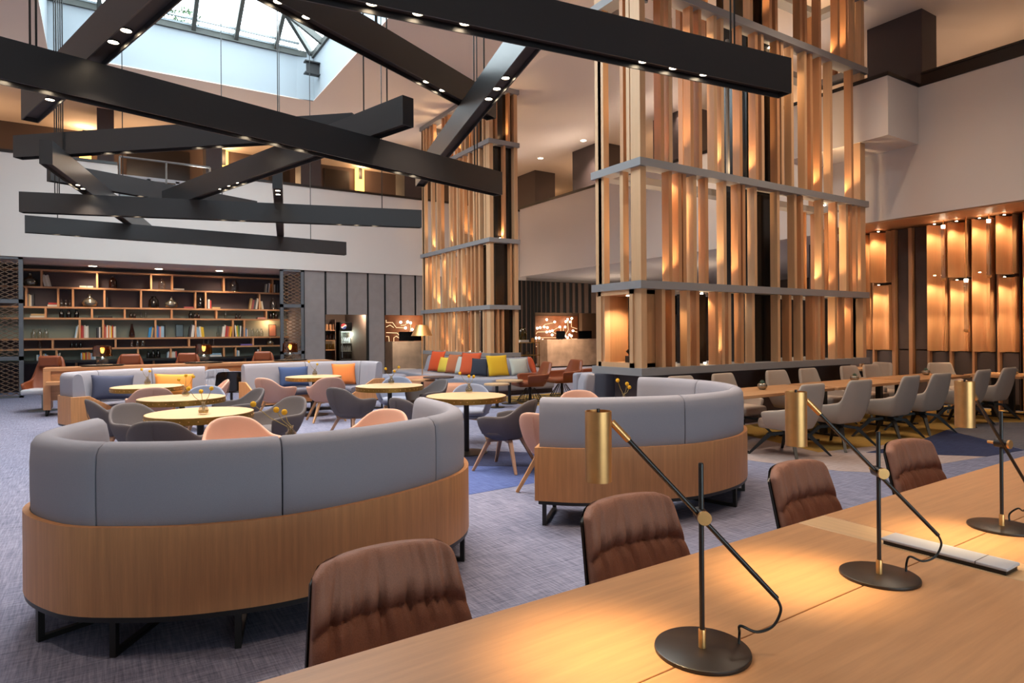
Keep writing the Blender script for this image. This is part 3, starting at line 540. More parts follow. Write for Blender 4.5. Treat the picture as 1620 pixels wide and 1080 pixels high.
# ------------------------------------------------------------------ curved banquettes
def spline(pts, n=64):
    P = [Vector((p[0], p[1])) for p in pts]; P = [P[0] * 2 - P[1]] + P + [P[-1] * 2 - P[-2]]; out = []
    for i in range(1, len(P) - 2):
        for k in range(12):
            t = k / 12; a, b, c, d = P[i - 1:i + 3]
            out.append(.5 * ((2 * b) + (c - a) * t + (2 * a - 5 * b + 4 * c - d) * t * t + (3 * b - a - 3 * c + d) * t ** 3))
    out.append(P[-2]); L = [0]
    for a, b in zip(out, out[1:]): L.append(L[-1] + (b - a).length)
    res = []; j = 0
    for k in range(n + 1):
        s = L[-1] * k / n
        while j < len(L) - 2 and L[j + 1] < s: j += 1
        res.append(out[j].lerp(out[j + 1], (s - L[j]) / max(1e-9, L[j + 1] - L[j])))
    return res, L[-1]
def sofa(label, pts, splits, ends, legs, group='curved grey banquettes', top=1.025, n=72, cat='sofa', sd=.72):
    c0 = Vector((sum(p[0] for p in pts) / len(pts), sum(p[1] for p in pts) / len(pts)))
    path, L = spline([(p[0] - c0.x, p[1] - c0.y) for p in pts], n)
    t = thing('curved_banquette', label, cat, (c0.x, c0.y, 0), 0, group)
    def at(s):
        k = max(0, min(n - 1e-6, s * n)); i = int(k); p = path[i].lerp(path[i + 1], k - i)
        i0, i1 = max(0, i - 1), min(n, i + 2); d = (path[i1] - path[i0]).normalized(); return p, d, Vector((-d.y, d.x))
    def sweep(prof, s0, s1, name, mt, smooth=40, bev=0):
        q = max(2, int((s1 - s0) * n)); rings = []
        for k in range(q + 1):
            p, d, nn = at(s0 + (s1 - s0) * k / q); rings.append([(p.x + nn.x * o, p.y + nn.y * o, z) for o, z in prof])
        return MB().loft(rings).build(name, mt, t, smooth=smooth, bevel=bev)
    back = [(.035, .58), (.03, .72), (.03, .88), (.036, top - .05), (.055, top - .018), (.085, top - .003), (.115, top), (.145, top - .012), (.168, top - .04), (.18, top - .1), (.2, .75), (.235, .46), (.1, .46)]
    g = .004 / L; e = .012 / L
    for a, b in zip(splits, splits[1:]):
        q = max(3, int((b - a) * n)); rings = []
        ss = [a + g, a + g + e] + [a + (b - a) * k / q for k in range(1, q)] + [b - g - e, b - g]
        cen = (.11, .74)
        for s in ss:
            p, d, nn = at(s); edge = s in (ss[0], ss[-1]); pr = [(o + (cen[0] - o) * .07, z + (cen[1] - z) * .03) for o, z in back] if edge else back
            rings.append([(p.x + nn.x * o, p.y + nn.y * o, z) for o, z in pr])
        MB().loft(rings).build('back_cushion', 'fabric', t, smooth=50)
    sweep([(0, .2), (0, .63), (.03, .63), (.03, .2)], 0, 1, 'wood_shell', 'oak_shell')
    sweep([(.005, .172), (.005, .2), (sd - .02, .2), (sd - .02, .172)], 0, 1, 'steel_frame', 'black')
    sweep([(.04, .2), (.04, .34), (sd - .02, .34), (sd - .02, .2)], .002, .998, 'seat_base', 'oak_shell')
    sweep([(.2, .345), (.2, .47), (sd - .06, .475), (sd - .02, .465), (sd, .44), (sd, .36), (sd - .02, .345)], .004, .996, 'seat', 'seat_fabric', 60)
    for s, on in ((0, ends[0]), (1, ends[1])):
        if not on: continue
        p, d, nn = at(s); sg = -1 if s == 0 else 1; poly = [(0, .2), (0, .63), (.25, .63), (sd, .34), (sd, .2)]; r = []
        for w in (0, .03): r.append([(p.x + nn.x * o + d.x * sg * w, p.y + nn.y * o + d.y * sg * w, z) for o, z in poly])
        MB().loft(r).build('end_panel', 'oak_shell', t, bevel=.004)
    for s, ln in legs:
        p, d, nn = at(s); m = MB(); a = p + nn * .03; b = p + nn * ln
        m.bar((a.x, a.y, 0), (a.x, a.y, .175), .03, .03, (nn.x, nn.y, 0)); m.bar((b.x, b.y, 0), (b.x, b.y, .175), .03, .03, (nn.x, nn.y, 0)); m.bar((a.x, a.y, .013), (b.x, b.y, .013), .03, .026)
        m.build('leg', 'black', t)
    return t
sofa('large curved grey banquette with its oak back turned to the long table', [(-.12, 4.95), (-.36, 4.35), (-.2, 3.84), (.1, 3.575), (.45, 3.41), (.9, 3.345), (1.5, 3.475), (2.02, 3.76), (2.27, 4.2), (2.35, 4.9)], [0, .29, .475, .69, 1], (1, 1), [(.1, .6), (.2, .45), (.31, .62), (.43, .62), (.56, .6), (.77, .5), (.95, .5)])
sofa('curved grey banquette with a square cut end, behind the first brass lamp', [(2.95, 4.21), (3.25, 3.93), (3.85, 3.67), (4.3, 3.6), (4.85, 3.71), (5.32, 4.05), (5.6, 4.6), (5.62, 5.2), (5.45, 5.6)], [0, .29, .58, .8, 1], (1, 1), [(.01, .5), (.16, .5), (.45, .55), (.6, .5), (.8, .5), (.98, .5)], sd=.58)
sofa('curved grey banquette with navy and orange cushions in front of the lattice screen', [(1.62, 13.12), (.9, 13.15), (.25, 13.02), (-.3, 12.75), (-.58, 12.3), (-.4, 11.68)], [0, .28, .56, .8, 1], (1, 1), [(.02, .6), (.3, .6), (.6, .5), (.985, .6)], top=.98)
sofa('curved grey banquette with navy and orange cushions in front of the fridge nook', [(4.98, 12.7), (4.93, 13.2), (4.6, 13.55), (4.0, 13.78), (3.2, 13.78), (2.3, 13.5)], [0, .22, .6, 1], (1, 1), [(.015, .6), (.3, .6), (.6, .6), (.985, .6)], top=.98)
# ------------------------------------------------------------------ chairs
def sgn(v, p): return math.copysign(abs(v) ** p, v)
def shell_mesh(rim, rx, ry, zb, lean, th, phi, ex=.8, n=28, rb=.5):
    us = [0, .15, .35, .6, .85, .97, 1.0]; rings = []
    for k in range(n + 1):
        a = -phi + 2 * phi * k / n; h = rim(abs(a)); ring = []
        def pt(u, ins, dz=0):
            rad = rb + (1 - rb) * math.sin(u * PI / 2) ** .75; c = math.cos(a)
            return (sgn(math.sin(a), ex) * (rx * rad - ins), sgn(c, ex) * (ry * rad - ins) + lean * u * max(0, c), zb + (h - zb) * u + dz)
        for u in us[:-1]: ring.append(pt(u, 0))
        ring.append(pt(1, th * .25, .006)); ring.append(pt(1, th * .75, .006))
        for u in reversed(us[:-1]): ring.append(pt(u, th, .012 if u < .05 else 0))
        rings.append(ring)
    return MB().loft(rings)
def tub_chair(label, shell, seat, leg, group):
    t = thing('tub_chair', label, 'chair', (0, 0, 0), 0, group)
    rim = lambda a: .80 - .04 * smoothstep(.1, .8, a) - .135 * smoothstep(.5, 1.3, a) - .03 * smoothstep(1.7, 2.4, a)
    m = shell_mesh(rim, .335, .325, .36, .05, .035, 2.4, .85, 30, .64); m.lathe([(0, .33), (.14, .335), (.22, .36), (.22, .39), (0, .39)], 24, sy=.95)
    sh = m.build('shell', shell, t, sub=1)
    MB().lathe([(0, .385), (.24, .39), (.275, .41), (.283, .44), (.265, .465), (.19, .48), (0, .485)], 28, (0, -.01, 0), sy=.95).build('seat', seat, t, smooth=60)
    m = MB(); m.tube([(0, .228, .40), (0, .30, .47), (0, .352, .60), (0, .376, .77)], .004, 6); m.build('back_seam', seat, sh)
    m = MB(); m.bar((-.16, -.14, .335), (.16, .14, .335), .05, .03); m.bar((-.16, .14, .335), (.16, -.14, .335), .05, .03); m.build('cross_frame', leg, t)
    for sx in (-1, 1):
        for sy in (-1, 1): MB().bar((sx * .14, sy * .13, .345), (sx * .285, sy * .27, 0), .05, .045, w2=.03, h2=.03).build('leg', leg, t, bevel=.005)
    return t
GREY, PINK, BLUE = ('grey_velvet', 'grey_velvet', 'rose_leg'), ('pink', 'pink', 'oak_leg'), ('blue_felt', 'blue_felt', 'oak_leg')
chair_list = [
    (GREY, (.53, 6.72), (.33, .7), 'dark grey tub chair with its back to the large banquette, seamed back in full view'),
    (GREY, (.42, 8.02), (.45, -.64), 'grey tub chair with its hollow inside showing, at the table with the nearest vase'),
    (GREY, (.2, 9.15), (.68, .17), 'dark grey tub chair beside the oak end of the far banquette'),
    (GREY, (1.55, 9.45), (-.67, -.13), 'grey tub chair showing its rounded back behind the oval oak tables'),
    (GREY, (1.7, 7.82), (-.83, -.44), 'charcoal tub chair beside the tall yellow flowers, open towards the round table'),
    (GREY, (3.08, 9.1), (.72, .36), 'grey tub chair with a long low arm, beside the pink chair with splayed legs'),
    (GREY, (4.42, 9.5), (-.62, -.04), 'grey tub chair on the bench side of the round table with the slim vase'),
    (GREY, (3.25, 7.12), (.74, .19), 'charcoal tub chair between the large banquette and the round brass-edged table'),
    (GREY, (3.9, 6.22), (-.52, .85), 'charcoal tub chair standing on the blue carpet patch with splayed oak legs'),
    (PINK, (.62, 10.95), (0, 1), 'pink tub chair with a centre seam in front of the navy cushion'),
    (PINK, (1.45, 11.7), (-.85, .05), 'pink tub chair by the orange cushion near the black shell chair'),
    (PINK, (2.65, 11.95), (.8, .5), 'pink tub chair turned sideways by the oak end of the blue cushioned banquette'),
    (PINK, (3.4, 11.5), (.05, 1), 'pink tub chair with splayed oak legs, its seamed back to the viewer'),
    (PINK, (1.06, 6.0), (.2, -1), 'pale pink tub chair rising behind the large banquette beside the small vase'),
    (PINK, (2.15, 5.82), (-.8, -.65), 'pale pink tub chair peeping over the curved end of the large banquette'),
    (PINK, (3.74, 5.02), (1, .3), 'pink tub chair at the square cut end of the banquette behind the first brass lamp'),
    (PINK, (5.05, 6.25), (-.5, -.8), 'pink tub chair top showing over the banquette behind the first brass lamp'),
    (BLUE, (1.2, 10.15), (-.32, -.83), 'blue grey tub chair across the oval table between two pink chairs'),
    (BLUE, (4.2, 10.2), (-.4, -.74), 'blue grey tub chair across the round table with the slim vase'),
    (BLUE, (4.45, 8.05), (-.46, -.74), 'blue grey tub chair across the round table from the large banquette'),
]
protos = {}
for i, (kind, (x, y), (fx, fy), lb) in enumerate(chair_list):
    grp = {0: 'grey tub chairs', 1: 'pink tub chairs', 2: 'blue grey tub chairs'}[(GREY, PINK, BLUE).index(kind)]
    if kind not in protos:
        t = tub_chair(lb, *kind, grp); protos[kind] = t; t.location = (x, y, 0); t.rotation_euler.z = facing(fx, fy)
    else: dup(protos[kind], (x, y, 0), facing(fx, fy), lb, grp)
def dining_chair(label):
    t = thing('dining_armchair', label, 'chair', (0, 0, 0), 0, 'greige dining armchairs')
    rim = lambda a: .91 - .30 * smoothstep(.5, 1.15, a) - .07 * smoothstep(1.15, 2.0, a)
    m = shell_mesh(rim, .335, .31, .33, .06, .045, 1.95, .5, 30, .72); m.build('shell', 'greige', t, sub=1)
    MB().box(-.25, -.29, .33, .25, .2, .46).build('seat', 'greige', t, bevel=.045, seg=4)
    m = MB(); m.lathe([(.07, .26), (.09, .33)], 16); m.build('hub', 'black', t)
    for sx in (-1, 1):
        for sy in (-1, 1): MB().bar((0, 0, .285), (sx * .17, sy * .17, .255), .06, .035).bar((sx * .16, sy * .16, .262), (sx * .35, sy * .34, 0), .045, .05, w2=.03, h2=.02).build('leg', 'black', t)
    return t
front = [(7.25, 'greige dining armchair showing its long arm right behind the middle brass lamp shade'), (8.33, 'greige dining armchair, second in the row from the middle brass lamp shade'), (9.62, 'greige dining armchair, third in the row from the middle brass lamp shade'), (10.55, 'greige dining armchair, fourth in the row, beside the far brass lamp'), (11.95, 'greige dining armchair partly hidden by the far brass lamp shade'), (12.95, 'greige dining armchair at the wall table, past the far brass lamp shade')]
dc = None
for x, lb in front:
    y, rz = 4.86, PI + rnd.uniform(-.08, .08)
    if dc is None: dc = dining_chair(lb); dc.location = (x, y, 0); dc.rotation_euler.z = PI
    else: dup(dc, (x, y, 0), rz, lb)
rear = [(7.05, 'greige dining chair back just visible over the curved banquette, against the tower base'), (8.0, 'greige dining chair against the tower base, behind the nearest succulent pot'), (9.3, 'greige dining chair against the tower base, next along from the nearest succulent pot'), (10.2, 'greige dining chair against the tower base, third behind the oak tables'), (11.45, 'greige dining chair near the end of the tower base, before the second succulent pot'), (12.2, 'greige dining chair at the end of the tower base, the last of its row')]
for x, lb in rear: dup(dc, (x, 6.16, 0), rnd.uniform(-.08, .08), lb)
dup(dc, (12.95, 6.9, 0), facing(-1, .35), 'tan dining chair seen from the side before the dark wall boards')
dup(dc, (13.75, 5.75, 0), facing(-.5, -.9), 'tan dining chair before the first tall oak panel, behind the far brass lamp')
def rect_table(label, x0, y0, x1, y1, legs, rz=0):
    cx, cy = (x0 + x1) / 2, (y0 + y1) / 2; t = thing('dining_table', label, 'table', (cx, cy, 0), rz, 'oak dining tables'); w, d = (x1 - x0) / 2, (y1 - y0) / 2
    MB().box(-w, -d, .705, w, d, .745).build('tabletop', 'oak_top', t, bevel=.004)
    for lx in legs:
        MB().box(lx * w - .04, -.04, .02, lx * w + .04, .04, .705).build('pedestal', 'black', t); MB().box(lx * w - .05, -d + .1, 0, lx * w + .05, d - .1, .025).build('foot', 'black', t)
    return t
rect_table('oak dining table nearest the curved banquette, with the nearest succulent', 6.66, 5.14, 8.74, 5.92, (-.75, .75)); rect_table('oak dining table in the middle of the row, with the second succulent', 8.84, 5.14, 10.95, 5.92, (-.75, .75))
rect_table('oak dining table at the far end of the row, with the third succulent', 11.05, 5.14, 13.0, 5.92, (-.75, .75))
rect_table('oak table standing at the alcove wall, with the fourth succulent', 13.25, 4.5, 14.3, 5.35, (-.7, .7)); rect_table('low oak ledge table against the alcove wall behind the tan chair', 13.4, 7.3, 14.3, 8.1, (-.6, .6))
for i, (px, py) in enumerate([(1206, 616), (1352, 602.5), (1465, 593), (1602, 580)]):
    p = oz(px, py, .745); lb = 'champagne pot with a small succulent on the %s' % ['dining table nearest the curved banquette', 'middle oak dining table', 'far oak dining table of the row', 'oak table at the alcove wall'][i]
    if i == 3: p.x, p.y = 13.9, 4.8
    else: p.y = max(5.25, min(5.8, p.y))
    t = thing('succulent_pot', lb, 'plant', (p.x, p.y, .745), i, 'succulents on the dining tables')
    MB().lathe([(.03, 0), (.055, .015), (.068, .045), (.062, .075), (.045, .088), (.04, .088), (.04, .078), (0, .078)], 20).build('pot', 'pot', t, smooth=50)
    m = MB()
    for k in range(16):
        a = k * 2.4; r1 = .012 + .036 * k / 16; h = .055 * (1 - k / 24); m.bar((math.cos(a) * .006, math.sin(a) * .006, .075), (math.cos(a) * r1, math.sin(a) * r1, .08 + h), .02, .01, w2=.004, h2=.003)
    m.build('rosette', 'leaf', t)
# ------------------------------------------------------------------ round tables, vases, ball flowers
def round_table(label):
    t = thing('round_table', label, 'table', (0, 0, 0), 0, 'round oak tables'); R = .52
    tt = MB().lathe([(0, .68), (R - .006, .68), (R - .006, .745), (0, .745)], 64).build('tabletop', 'oak_table', t, smooth=30)
    m = MB(); m.lathe([(R - .006, .675), (R, .675), (R, .743), (R - .006, .743), (R - .006, .675)], 64); m.build('brass_band', 'brass_dark', tt, smooth=30)
    m = MB()
    for k in range(40): a = 2 * PI * k / 40; m.lathe([(0, -.007), (.006, 0), (0, .007)], 6, (math.cos(a) * R, math.sin(a) * R, .708))
    m.build('brass_studs', 'brass', tt)
    MB().lathe([(.035, .02), (.035, .68)], 20).build('pedestal', 'black', t, smooth=40); MB().lathe([(.27, 0), (.27, .012), (.06, .025), (0, .025)], 40).build('base', 'black', t, smooth=30)
    return t
vase_at = [('nearest oval oak table', .87, 7.4, (322, 655), 'round brass-edged oak table behind the large banquette, its vase holding three blooms', [(302, 614), (318, 619), (331, 615)]),
           ('second oval oak table', .88, 9.32, (294, 626), 'round brass-edged oak table beyond the hollow grey tub chair', [(286, 600), (294, 594), (303, 596)]),
           ('table by the navy cushion', .62, 11.72, (233, 604), 'round oak table in the curve of the banquette by the lattice screen', [(227, 584), (237, 587)]),
           ('table by the far orange cushion', 3.45, 12.45, (498, 593.5), 'round oak table in the curve of the banquette by the fridge nook', [(490, 572), (502, 576)]),
           ('table with the slim vase', 3.8, 9.46, (619, 607), 'round brass-edged oak table between blue grey and grey tub chairs', [(611, 583), (624, 587), (630, 581)]),
           ('table by the blue carpet', 3.99, 7.31, (742, 621), 'round brass-edged oak table nearest the blue carpet patch', [(728, 590), (742, 595), (749, 596)]),
           ('table inside the square-ended banquette', 4.5, 5.4, (989, 640), 'round table hidden inside the square-ended banquette, its vase showing above', [(976, 601), (992, 607), (997, 613)]),
           ('table inside the large banquette', 1.22, 4.5, (434, 690), 'round table hidden inside the large banquette, its vase showing above', [(405, 638), (437, 648), (446, 653)])]
tb = None
for i, (nm, x, y, vp, lb, fl) in enumerate(vase_at):
    if tb is None: tb = round_table(lb); tb.location = (x, y, 0)
    else: dup(tb, (x, y, 0), rnd.uniform(0, 6), lb)
    p = oz(vp[0], vp[1], .746); d = Vector((p.x - x, p.y - y))
    if d.length > .4: d *= .4 / d.length
    v = Vector((x + d.x, y + d.y, .746))
    t = thing('bud_vase', 'small smoked glass bud vase on the ' + nm, 'vase', v, 0, 'bud vases')
    MB().lathe([(.03, 0), (.048, .012), (.052, .04), (.04, .075), (.02, .1), (.02, .12), (.028, .13), (.024, .13), (.017, .118), (.017, .1), (.036, .073), (.047, .04), (.043, .016), (0, .01)], 20).build('glass_body', 'smoke', t, smooth=60)
    MB().lathe([(0, .012), (.04, .016), (.045, .04), (0, .04)], 16).build('water', 'olive', t, smooth=40)
    dep = v.x * SY + v.y * CY
    for k, (fx, fy) in enumerate(fl):
        r = ray(fx, fy); q = r * dep + Vector((0, 0, HC)); q = q + Vector((SY, CY, 0)) * ((k % 3) - 1) * .05
        h = q - v
        if h.length > .5: h *= .5 / h.length
        w = thing('ball_flower', '%s yellow ball flower in the vase on the %s' % (['outermost', 'upright', 'bending'][k], nm), 'flower', v + Vector(((k - 1) * .009, (k - 1) * .005, .045)), 0, 'yellow ball flowers')
        a = Vector((0, 0, 0)); top = h - Vector(((k - 1) * .009, (k - 1) * .005, .045)); MB().tube([a, Vector((top.x * .06, top.y * .06, .075)), top * .55 + Vector((0, 0, .01)), top], .0028, 6).build('stem', 'stem', w)
        mm = MB(); mm.lathe([(0, -.022), (.013, -.018), (.021, -.008), (.022, .003), (.017, .015), (.008, .021), (0, .022)], 14, top); mm.build('head', 'yellow', w, smooth=80)
# ------------------------------------------------------------------ communal table with lamps, power bar, leather chairs
e0, e1 = oz(440, 1068.6, .74), oz(1620, 721, .74); ang = math.atan2(e1.y - e0.y, e1.x - e0.x); ux, uy = Vector((math.cos(ang), math.sin(ang), 0)), Vector((-math.sin(ang), math.cos(ang), 0))
o0 = e0 - ux * .7
t = thing('communal_table', 'long oak communal table with inlaid plank strip and brass lamps on it', 'table', (o0.x, o0.y, 0), ang)
loc = lambda p: ((p - o0).dot(ux), (p - o0).dot(uy))
ia, ib = loc(oz(1250, 823, .74))[0], loc(oz(1291, 812, .74))[0]; LT = 7.6; DT = 1.06; ya = loc(oz(1280, 963, .74))[1]
for nm, xa, xb, mt in (('tabletop', 0, ia - .003, 'oak_top'), ('inlay_strip', ia, ib, 'oak_inlay'), ('tabletop', ib + .003, LT, 'oak_top')):
    m = MB(); m.box(xa, ya + .0015, .70, xb, 0, .74); m.box(xa, -DT, .70, xb, ya - .0015, .74); m.build(nm, mt, t, bevel=.003)
MB().box(.1, -DT + .05, .62, LT - .1, -.05, .70).build('apron', 'oakx', t)
for x in (.35, 3.6, LT - .35):
    for y in (-.12, -DT + .12): MB().box(x - .04, y - .04, 0, x + .04, y + .04, .62).build('leg', 'oakz', t)
def desk_lamp(label, base, shade_px, ang2, ktop=.24, klow=.182):
    p = oz(base[0], base[1], .74); u = Vector((math.cos(ang2), math.sin(ang2), 0)); nrm = Vector((-u.y, u.x, 0))
    if nrm.dot(p) > 0: nrm = -nrm
    t = thing('desk_lamp', label, 'lamp', p, 0, 'brass desk lamps'); Z = .74
    MB().lathe([(.118, 0), (.119, .004), (.118, .009), (.115, .011), (0, .011)], 64).build('base', 'lamp_black', t, smooth=40)
    MB().lathe([(.0095, .011), (.0095, .055), (.0085, .057), (0, .057)], 20).build('socket', 'brass', t, smooth=40)
    MB().lathe([(.0065, .055), (.0065, .475), (.0055, .478), (0, .478)], 16).build('post', 'lamp_black', t, smooth=40)
    zj = 1.086 - Z; off = nrm * .014
    tp = u * ktop + Vector((0, 0, 1.315 - Z)) + off; lo = -u * klow + Vector((0, 0, .882 - Z)) + off
    arm = MB().tube([tp, lo], .0062, 14).build('arm', 'lamp_black', t, smooth=40)
    d = (lo - tp).normalized(); MB().tube([tp - d * .012, tp + d * .05], .0088, 16).build('arm_sleeve', 'brass', arm, smooth=40)
    j = Vector((0, 0, zj)); cl2 = MB().tube([j - nrm * .022, j + nrm * .028], .0165, 20).build('clamp', 'lamp_black', t, smooth=40)
    MB().tube([j + nrm * .026, j + nrm * .034], .0175, 20).build('clamp_cap', 'brass', cl2, smooth=40); MB().tube([j - nrm * .05, j - nrm * .02], .006, 10).build('thumb_screw', 'brass', cl2)
    sc = u * (ktop + .042) + off; z0, z1 = 1.175 - Z, 1.352 - Z; R = .0335
    sh = MB().lathe([(R, z0), (R, z1), (R - .002, z1), (R - .002, z1 - .012), (.004, z1 - .012), (.004, z1 - .016), (R - .002, z1 - .016), (R - .002, z0), (R, z0)], 40, sc); sh = sh.build('shade', 'brass', t, smooth=40)
    MB().tube([sc + Vector((0, 0, z1 - .014)), sc + Vector((0, 0, z1 + .006))], .004, 8).build('switch', 'black', sh)
    MB().tube([tp - d * .004, sc - u * (R - .002) + Vector((0, 0, 1.322 - Z))], .0055, 12).build('swivel', 'brass', arm, smooth=40)
    MB().lathe([(0, 0), (.012, .004), (.018, .02), (.012, .036), (0, .04)], 14, (sc.x, sc.y, z0 + .03)).build('bulb', 'bulb', sh, smooth=60)
    q = -u * .1 + nrm * (-.02); c = [lo, lo - u * .01 + Vector((0, 0, -.03)), lo + u * .01 + Vector((0, 0, -.07)), lo + u * .05 + Vector((0, 0, -.085)), lo + u * .09 + Vector((0, 0, -.07)), Vector((q.x, q.y, .04)), Vector((q.x * .98, q.y * .98, .009))]
    pts = []; P = [c[0]] + c + [c[-1]]
    for i in range(1, len(P) - 2):
        for k in range(8):
            s = k / 8; a, b, cc, dd = P[i - 1:i + 3]; pts.append(.5 * ((2 * b) + (cc - a) * s + (2 * a - 5 * b + 4 * cc - dd) * s * s + (3 * b - a - 3 * cc + dd) * s ** 3))
    MB().tube(pts + [c[-1]], .0035, 8).build('cord', 'black', t, smooth=60)
    w = p + sc; light('SPOT', 'desk_light', (w.x, w.y, Z + z0 + .02), DESK_W, (1, .72, .36), target=(w.x, w.y, 0), size=88, blend=1, radius=.02)
DESK_W = 16
a1 = math.atan2(.57, -.82)
desk_lamp('brass desk lamp nearest the viewer, with its whole round base in view', (1111, 1030), 947, a1, .218)
desk_lamp('brass desk lamp beside the white power bar', (1391, 912), 1264, a1, .23)
desk_lamp('brass desk lamp farthest along the communal table', (1585, 835), 1527, math.atan2(.11, -.993))
c = [loc(oz(px, py, .765)) for px, py in ((1419, 856), (1441, 848), (1581, 880), (1561.5, 891.5))]
pc = oz(1500, 869, .741); cx = sum(q[0] for q in c) / 4; cyy = sum(q[1] for q in c) / 4; wl = .055; ln = .2
pw = o0 + ux * cx + uy * cyy
t = thing('power_bar', 'slim silver power bar lying on the inlaid strip of the communal table', 'power strip', (pw.x, pw.y, .74), ang)
MB().box(-wl + .006, -ln + .006, 0, wl - .006, ln - .006, .014).build('base', 'black', t); MB().box(-wl, -ln, .014, wl, ln, .024).build('cover', 'silver', t, bevel=.003); MB().box(-wl - .0005, -ln + .09, .013, wl + .0005, -ln + .092, .0245).build('joint_line', 'black', t)
def leather_chair(label, pad='leather', shell='black_shell', seatmat=None):
    t = thing('leather_chair', label, 'chair', (0, 0, 0), 0, 'quilted chairs at the communal table'); r = random.Random(4)
    fold = [(r.uniform(-.85, .85), r.choice((.55, .5, 1.0, .95)), r.uniform(.022, .045), r.uniform(.12, .32)) for _ in range(30)]
    def P(u, v, o):
        hw = .29 - .05 * v; x = u * hw; z = .44 + .395 * v - (.008 * u * u + .04 * abs(u) ** 12) * v
        return (x, .2 + .11 * v - .055 * u * u + o, z)
    def q(u, v):
        h = .026 * min(1, abs(v - .53) / .10) ** .6 * min(1, (1 - abs(u)) / .12 + .15) ** .5 * min(1, (1.02 - v) / .08) ** .5
        h *= min(1, abs(u + (.04 if v < .53 else .1)) / .05 + .35)
        for fu, fv, fw, fl in fold: h -= .02 * math.exp(-((u - fu) / fw) ** 2) * math.exp(-((v - fv) / fl) ** 2)
        return h
    nu, nv = 48, 36; rings = []
    for j in range(nv + 1):
        v = j / nv; ring = [P(-1 + 2 * i / nu, v, -.02 - q(-1 + 2 * i / nu, v)) for i in range(nu + 1)] + [P(1 - 2 * i / nu, v, .012) for i in range(nu + 1)]
        rings.append(ring)
    MB().loft(rings).build('quilted_pad', pad, t, smooth=180)
    rings = []
    for j in range(13):
        v = j / 12 * .985; rings.append([P((-1 + 2 * i / 16) * 1.03, v, .013) for i in range(17)] + [P((1 - 2 * i / 16) * 1.03, v, .028) for i in range(17)])
    MB().loft(rings).build('back_shell', shell, t, smooth=40)
    MB().box(-.27, -.26, .40, .27, .22, .425).build('seat_shell', shell, t, bevel=.02); MB().box(-.25, -.25, .425, .25, .2, .475).build('seat_pad', pad, t, bevel=.025, seg=3)
    MB().tube([(0, 0, .1), (0, 0, .4)], .025, 12).build('column', 'black', t)
    for k in range(4): a = PI / 4 + k * PI / 2; MB().bar((0, 0, .1), (math.cos(a) * .32, math.sin(a) * .32, .015), .04, .03, w2=.03, h2=.02).build('leg', 'black', t)
    return t
lc = None
for px, lb in ((622, 'brown quilted leather chair nearest the viewer at the communal table'), (1003, 'brown quilted leather chair behind the nearest brass lamp'), (1272, 'brown quilted leather chair behind the middle brass lamp'), (1443, 'brown quilted leather chair before the navy carpet patch')):
    r = ray(px, 800); Y = 1.76 + (px - 622) * .0001; k = (Y + .24) / r.y; x = r.x * k - .02
    if lc is None: lc = leather_chair(lb); lc.location = (x, Y, 0)
    else: dup(lc, (x, Y, 0), rnd.uniform(-.05, .05), lb)
# ------------------------------------------------------------------ library: bookcase, books, bottles
bx0, bx1 = oy(-70, 500, YS).x, 5.65
bc = thing('bookcase', 'wide oak bookcase with open compartments across the back wall', 'bookcase', (bx0, YS, 0)); W = bx1 - bx0; DP = .34
rows = [oy(40, y, YS).z for y in (424.5, 452, 484, 502, 535.2, 551.7, 571)]
def bpx(px, z): return oy(px, 500, YS).x - bx0
for i, z in enumerate(rows):
    MB().box(0, 0, z - .05, W, DP, z).build('shelf' if i < 6 else 'desk_top', 'oakx' if i < 6 else 'black', bc) if i < 6 else MB().box(0, -.55, z - .06, W, DP, z).build('desk_top', 'black', bc)
divs = [[66, 154, 239.5, 273, 354.7, 432], [41.5, 92, 115.6, 165.5, 223.5, 309.5, 325.7, 411], [72, 145.5, 197.5, 272, 342.7, 421.8], [126, 163, 246, 309.5, 368.6, 386.6], [83, 182.7, 299, 400.5], [64, 89, 218, 270, 354, 372.7, 411.8], [120, 243, 388]]
zz = rows + [.45]
for k, ds in enumerate(divs):
    for px in ds:
        x = bpx(px, 0); MB().box(x - .025, .01, zz[k + 1], x + .025, DP, zz[k] - .05).build('divider', 'oakz', bc)
for k in range(7): MB().box(0, DP - .02, zz[k + 1], W, DP, zz[k] - .05).build('back_panel', ['shelf_dark', 'shelf_dark', 'shelf_green', 'shelf_green', 'shelf_dark', 'shelf_green', 'shelf_dark'][k], bc)
MB().box(W - .05, 0, 0, W, DP, rows[0]).build('side_panel', 'oakz', bc); MB().box(0, 0, 0, .05, DP, rows[0]).build('side_panel', 'oakz', bc)
for x in (.1, W * .35, W * .65, W - .1): MB().box(x - .03, -.5, 0, x + .03, -.44, rows[6] - .06).build('desk_leg', 'black', bc)
SN = ['top shelf', 'second shelf', 'third shelf', 'fourth shelf', 'fifth shelf', 'sixth shelf']
CN = {'#d8d4cc': 'off-white', '#b03028': 'red', '#c9c2b4': 'cream', '#1c1a1c': 'black', '#d9772a': 'orange', '#d8b02a': 'yellow', '#2f7fb8': 'bright blue', '#8fb0c8': 'pale blue', '#6b5a9a': 'violet', '#4a4a50': 'charcoal', '#b89a6a': 'tan', '#9a4a4a': 'maroon', '#6a8a4a': 'green', '#c98a7a': 'salmon'}
wht, red, crm, blk, org, yel, blu, pal, vio, cha, tan, mar, grn, sal = CN.keys()
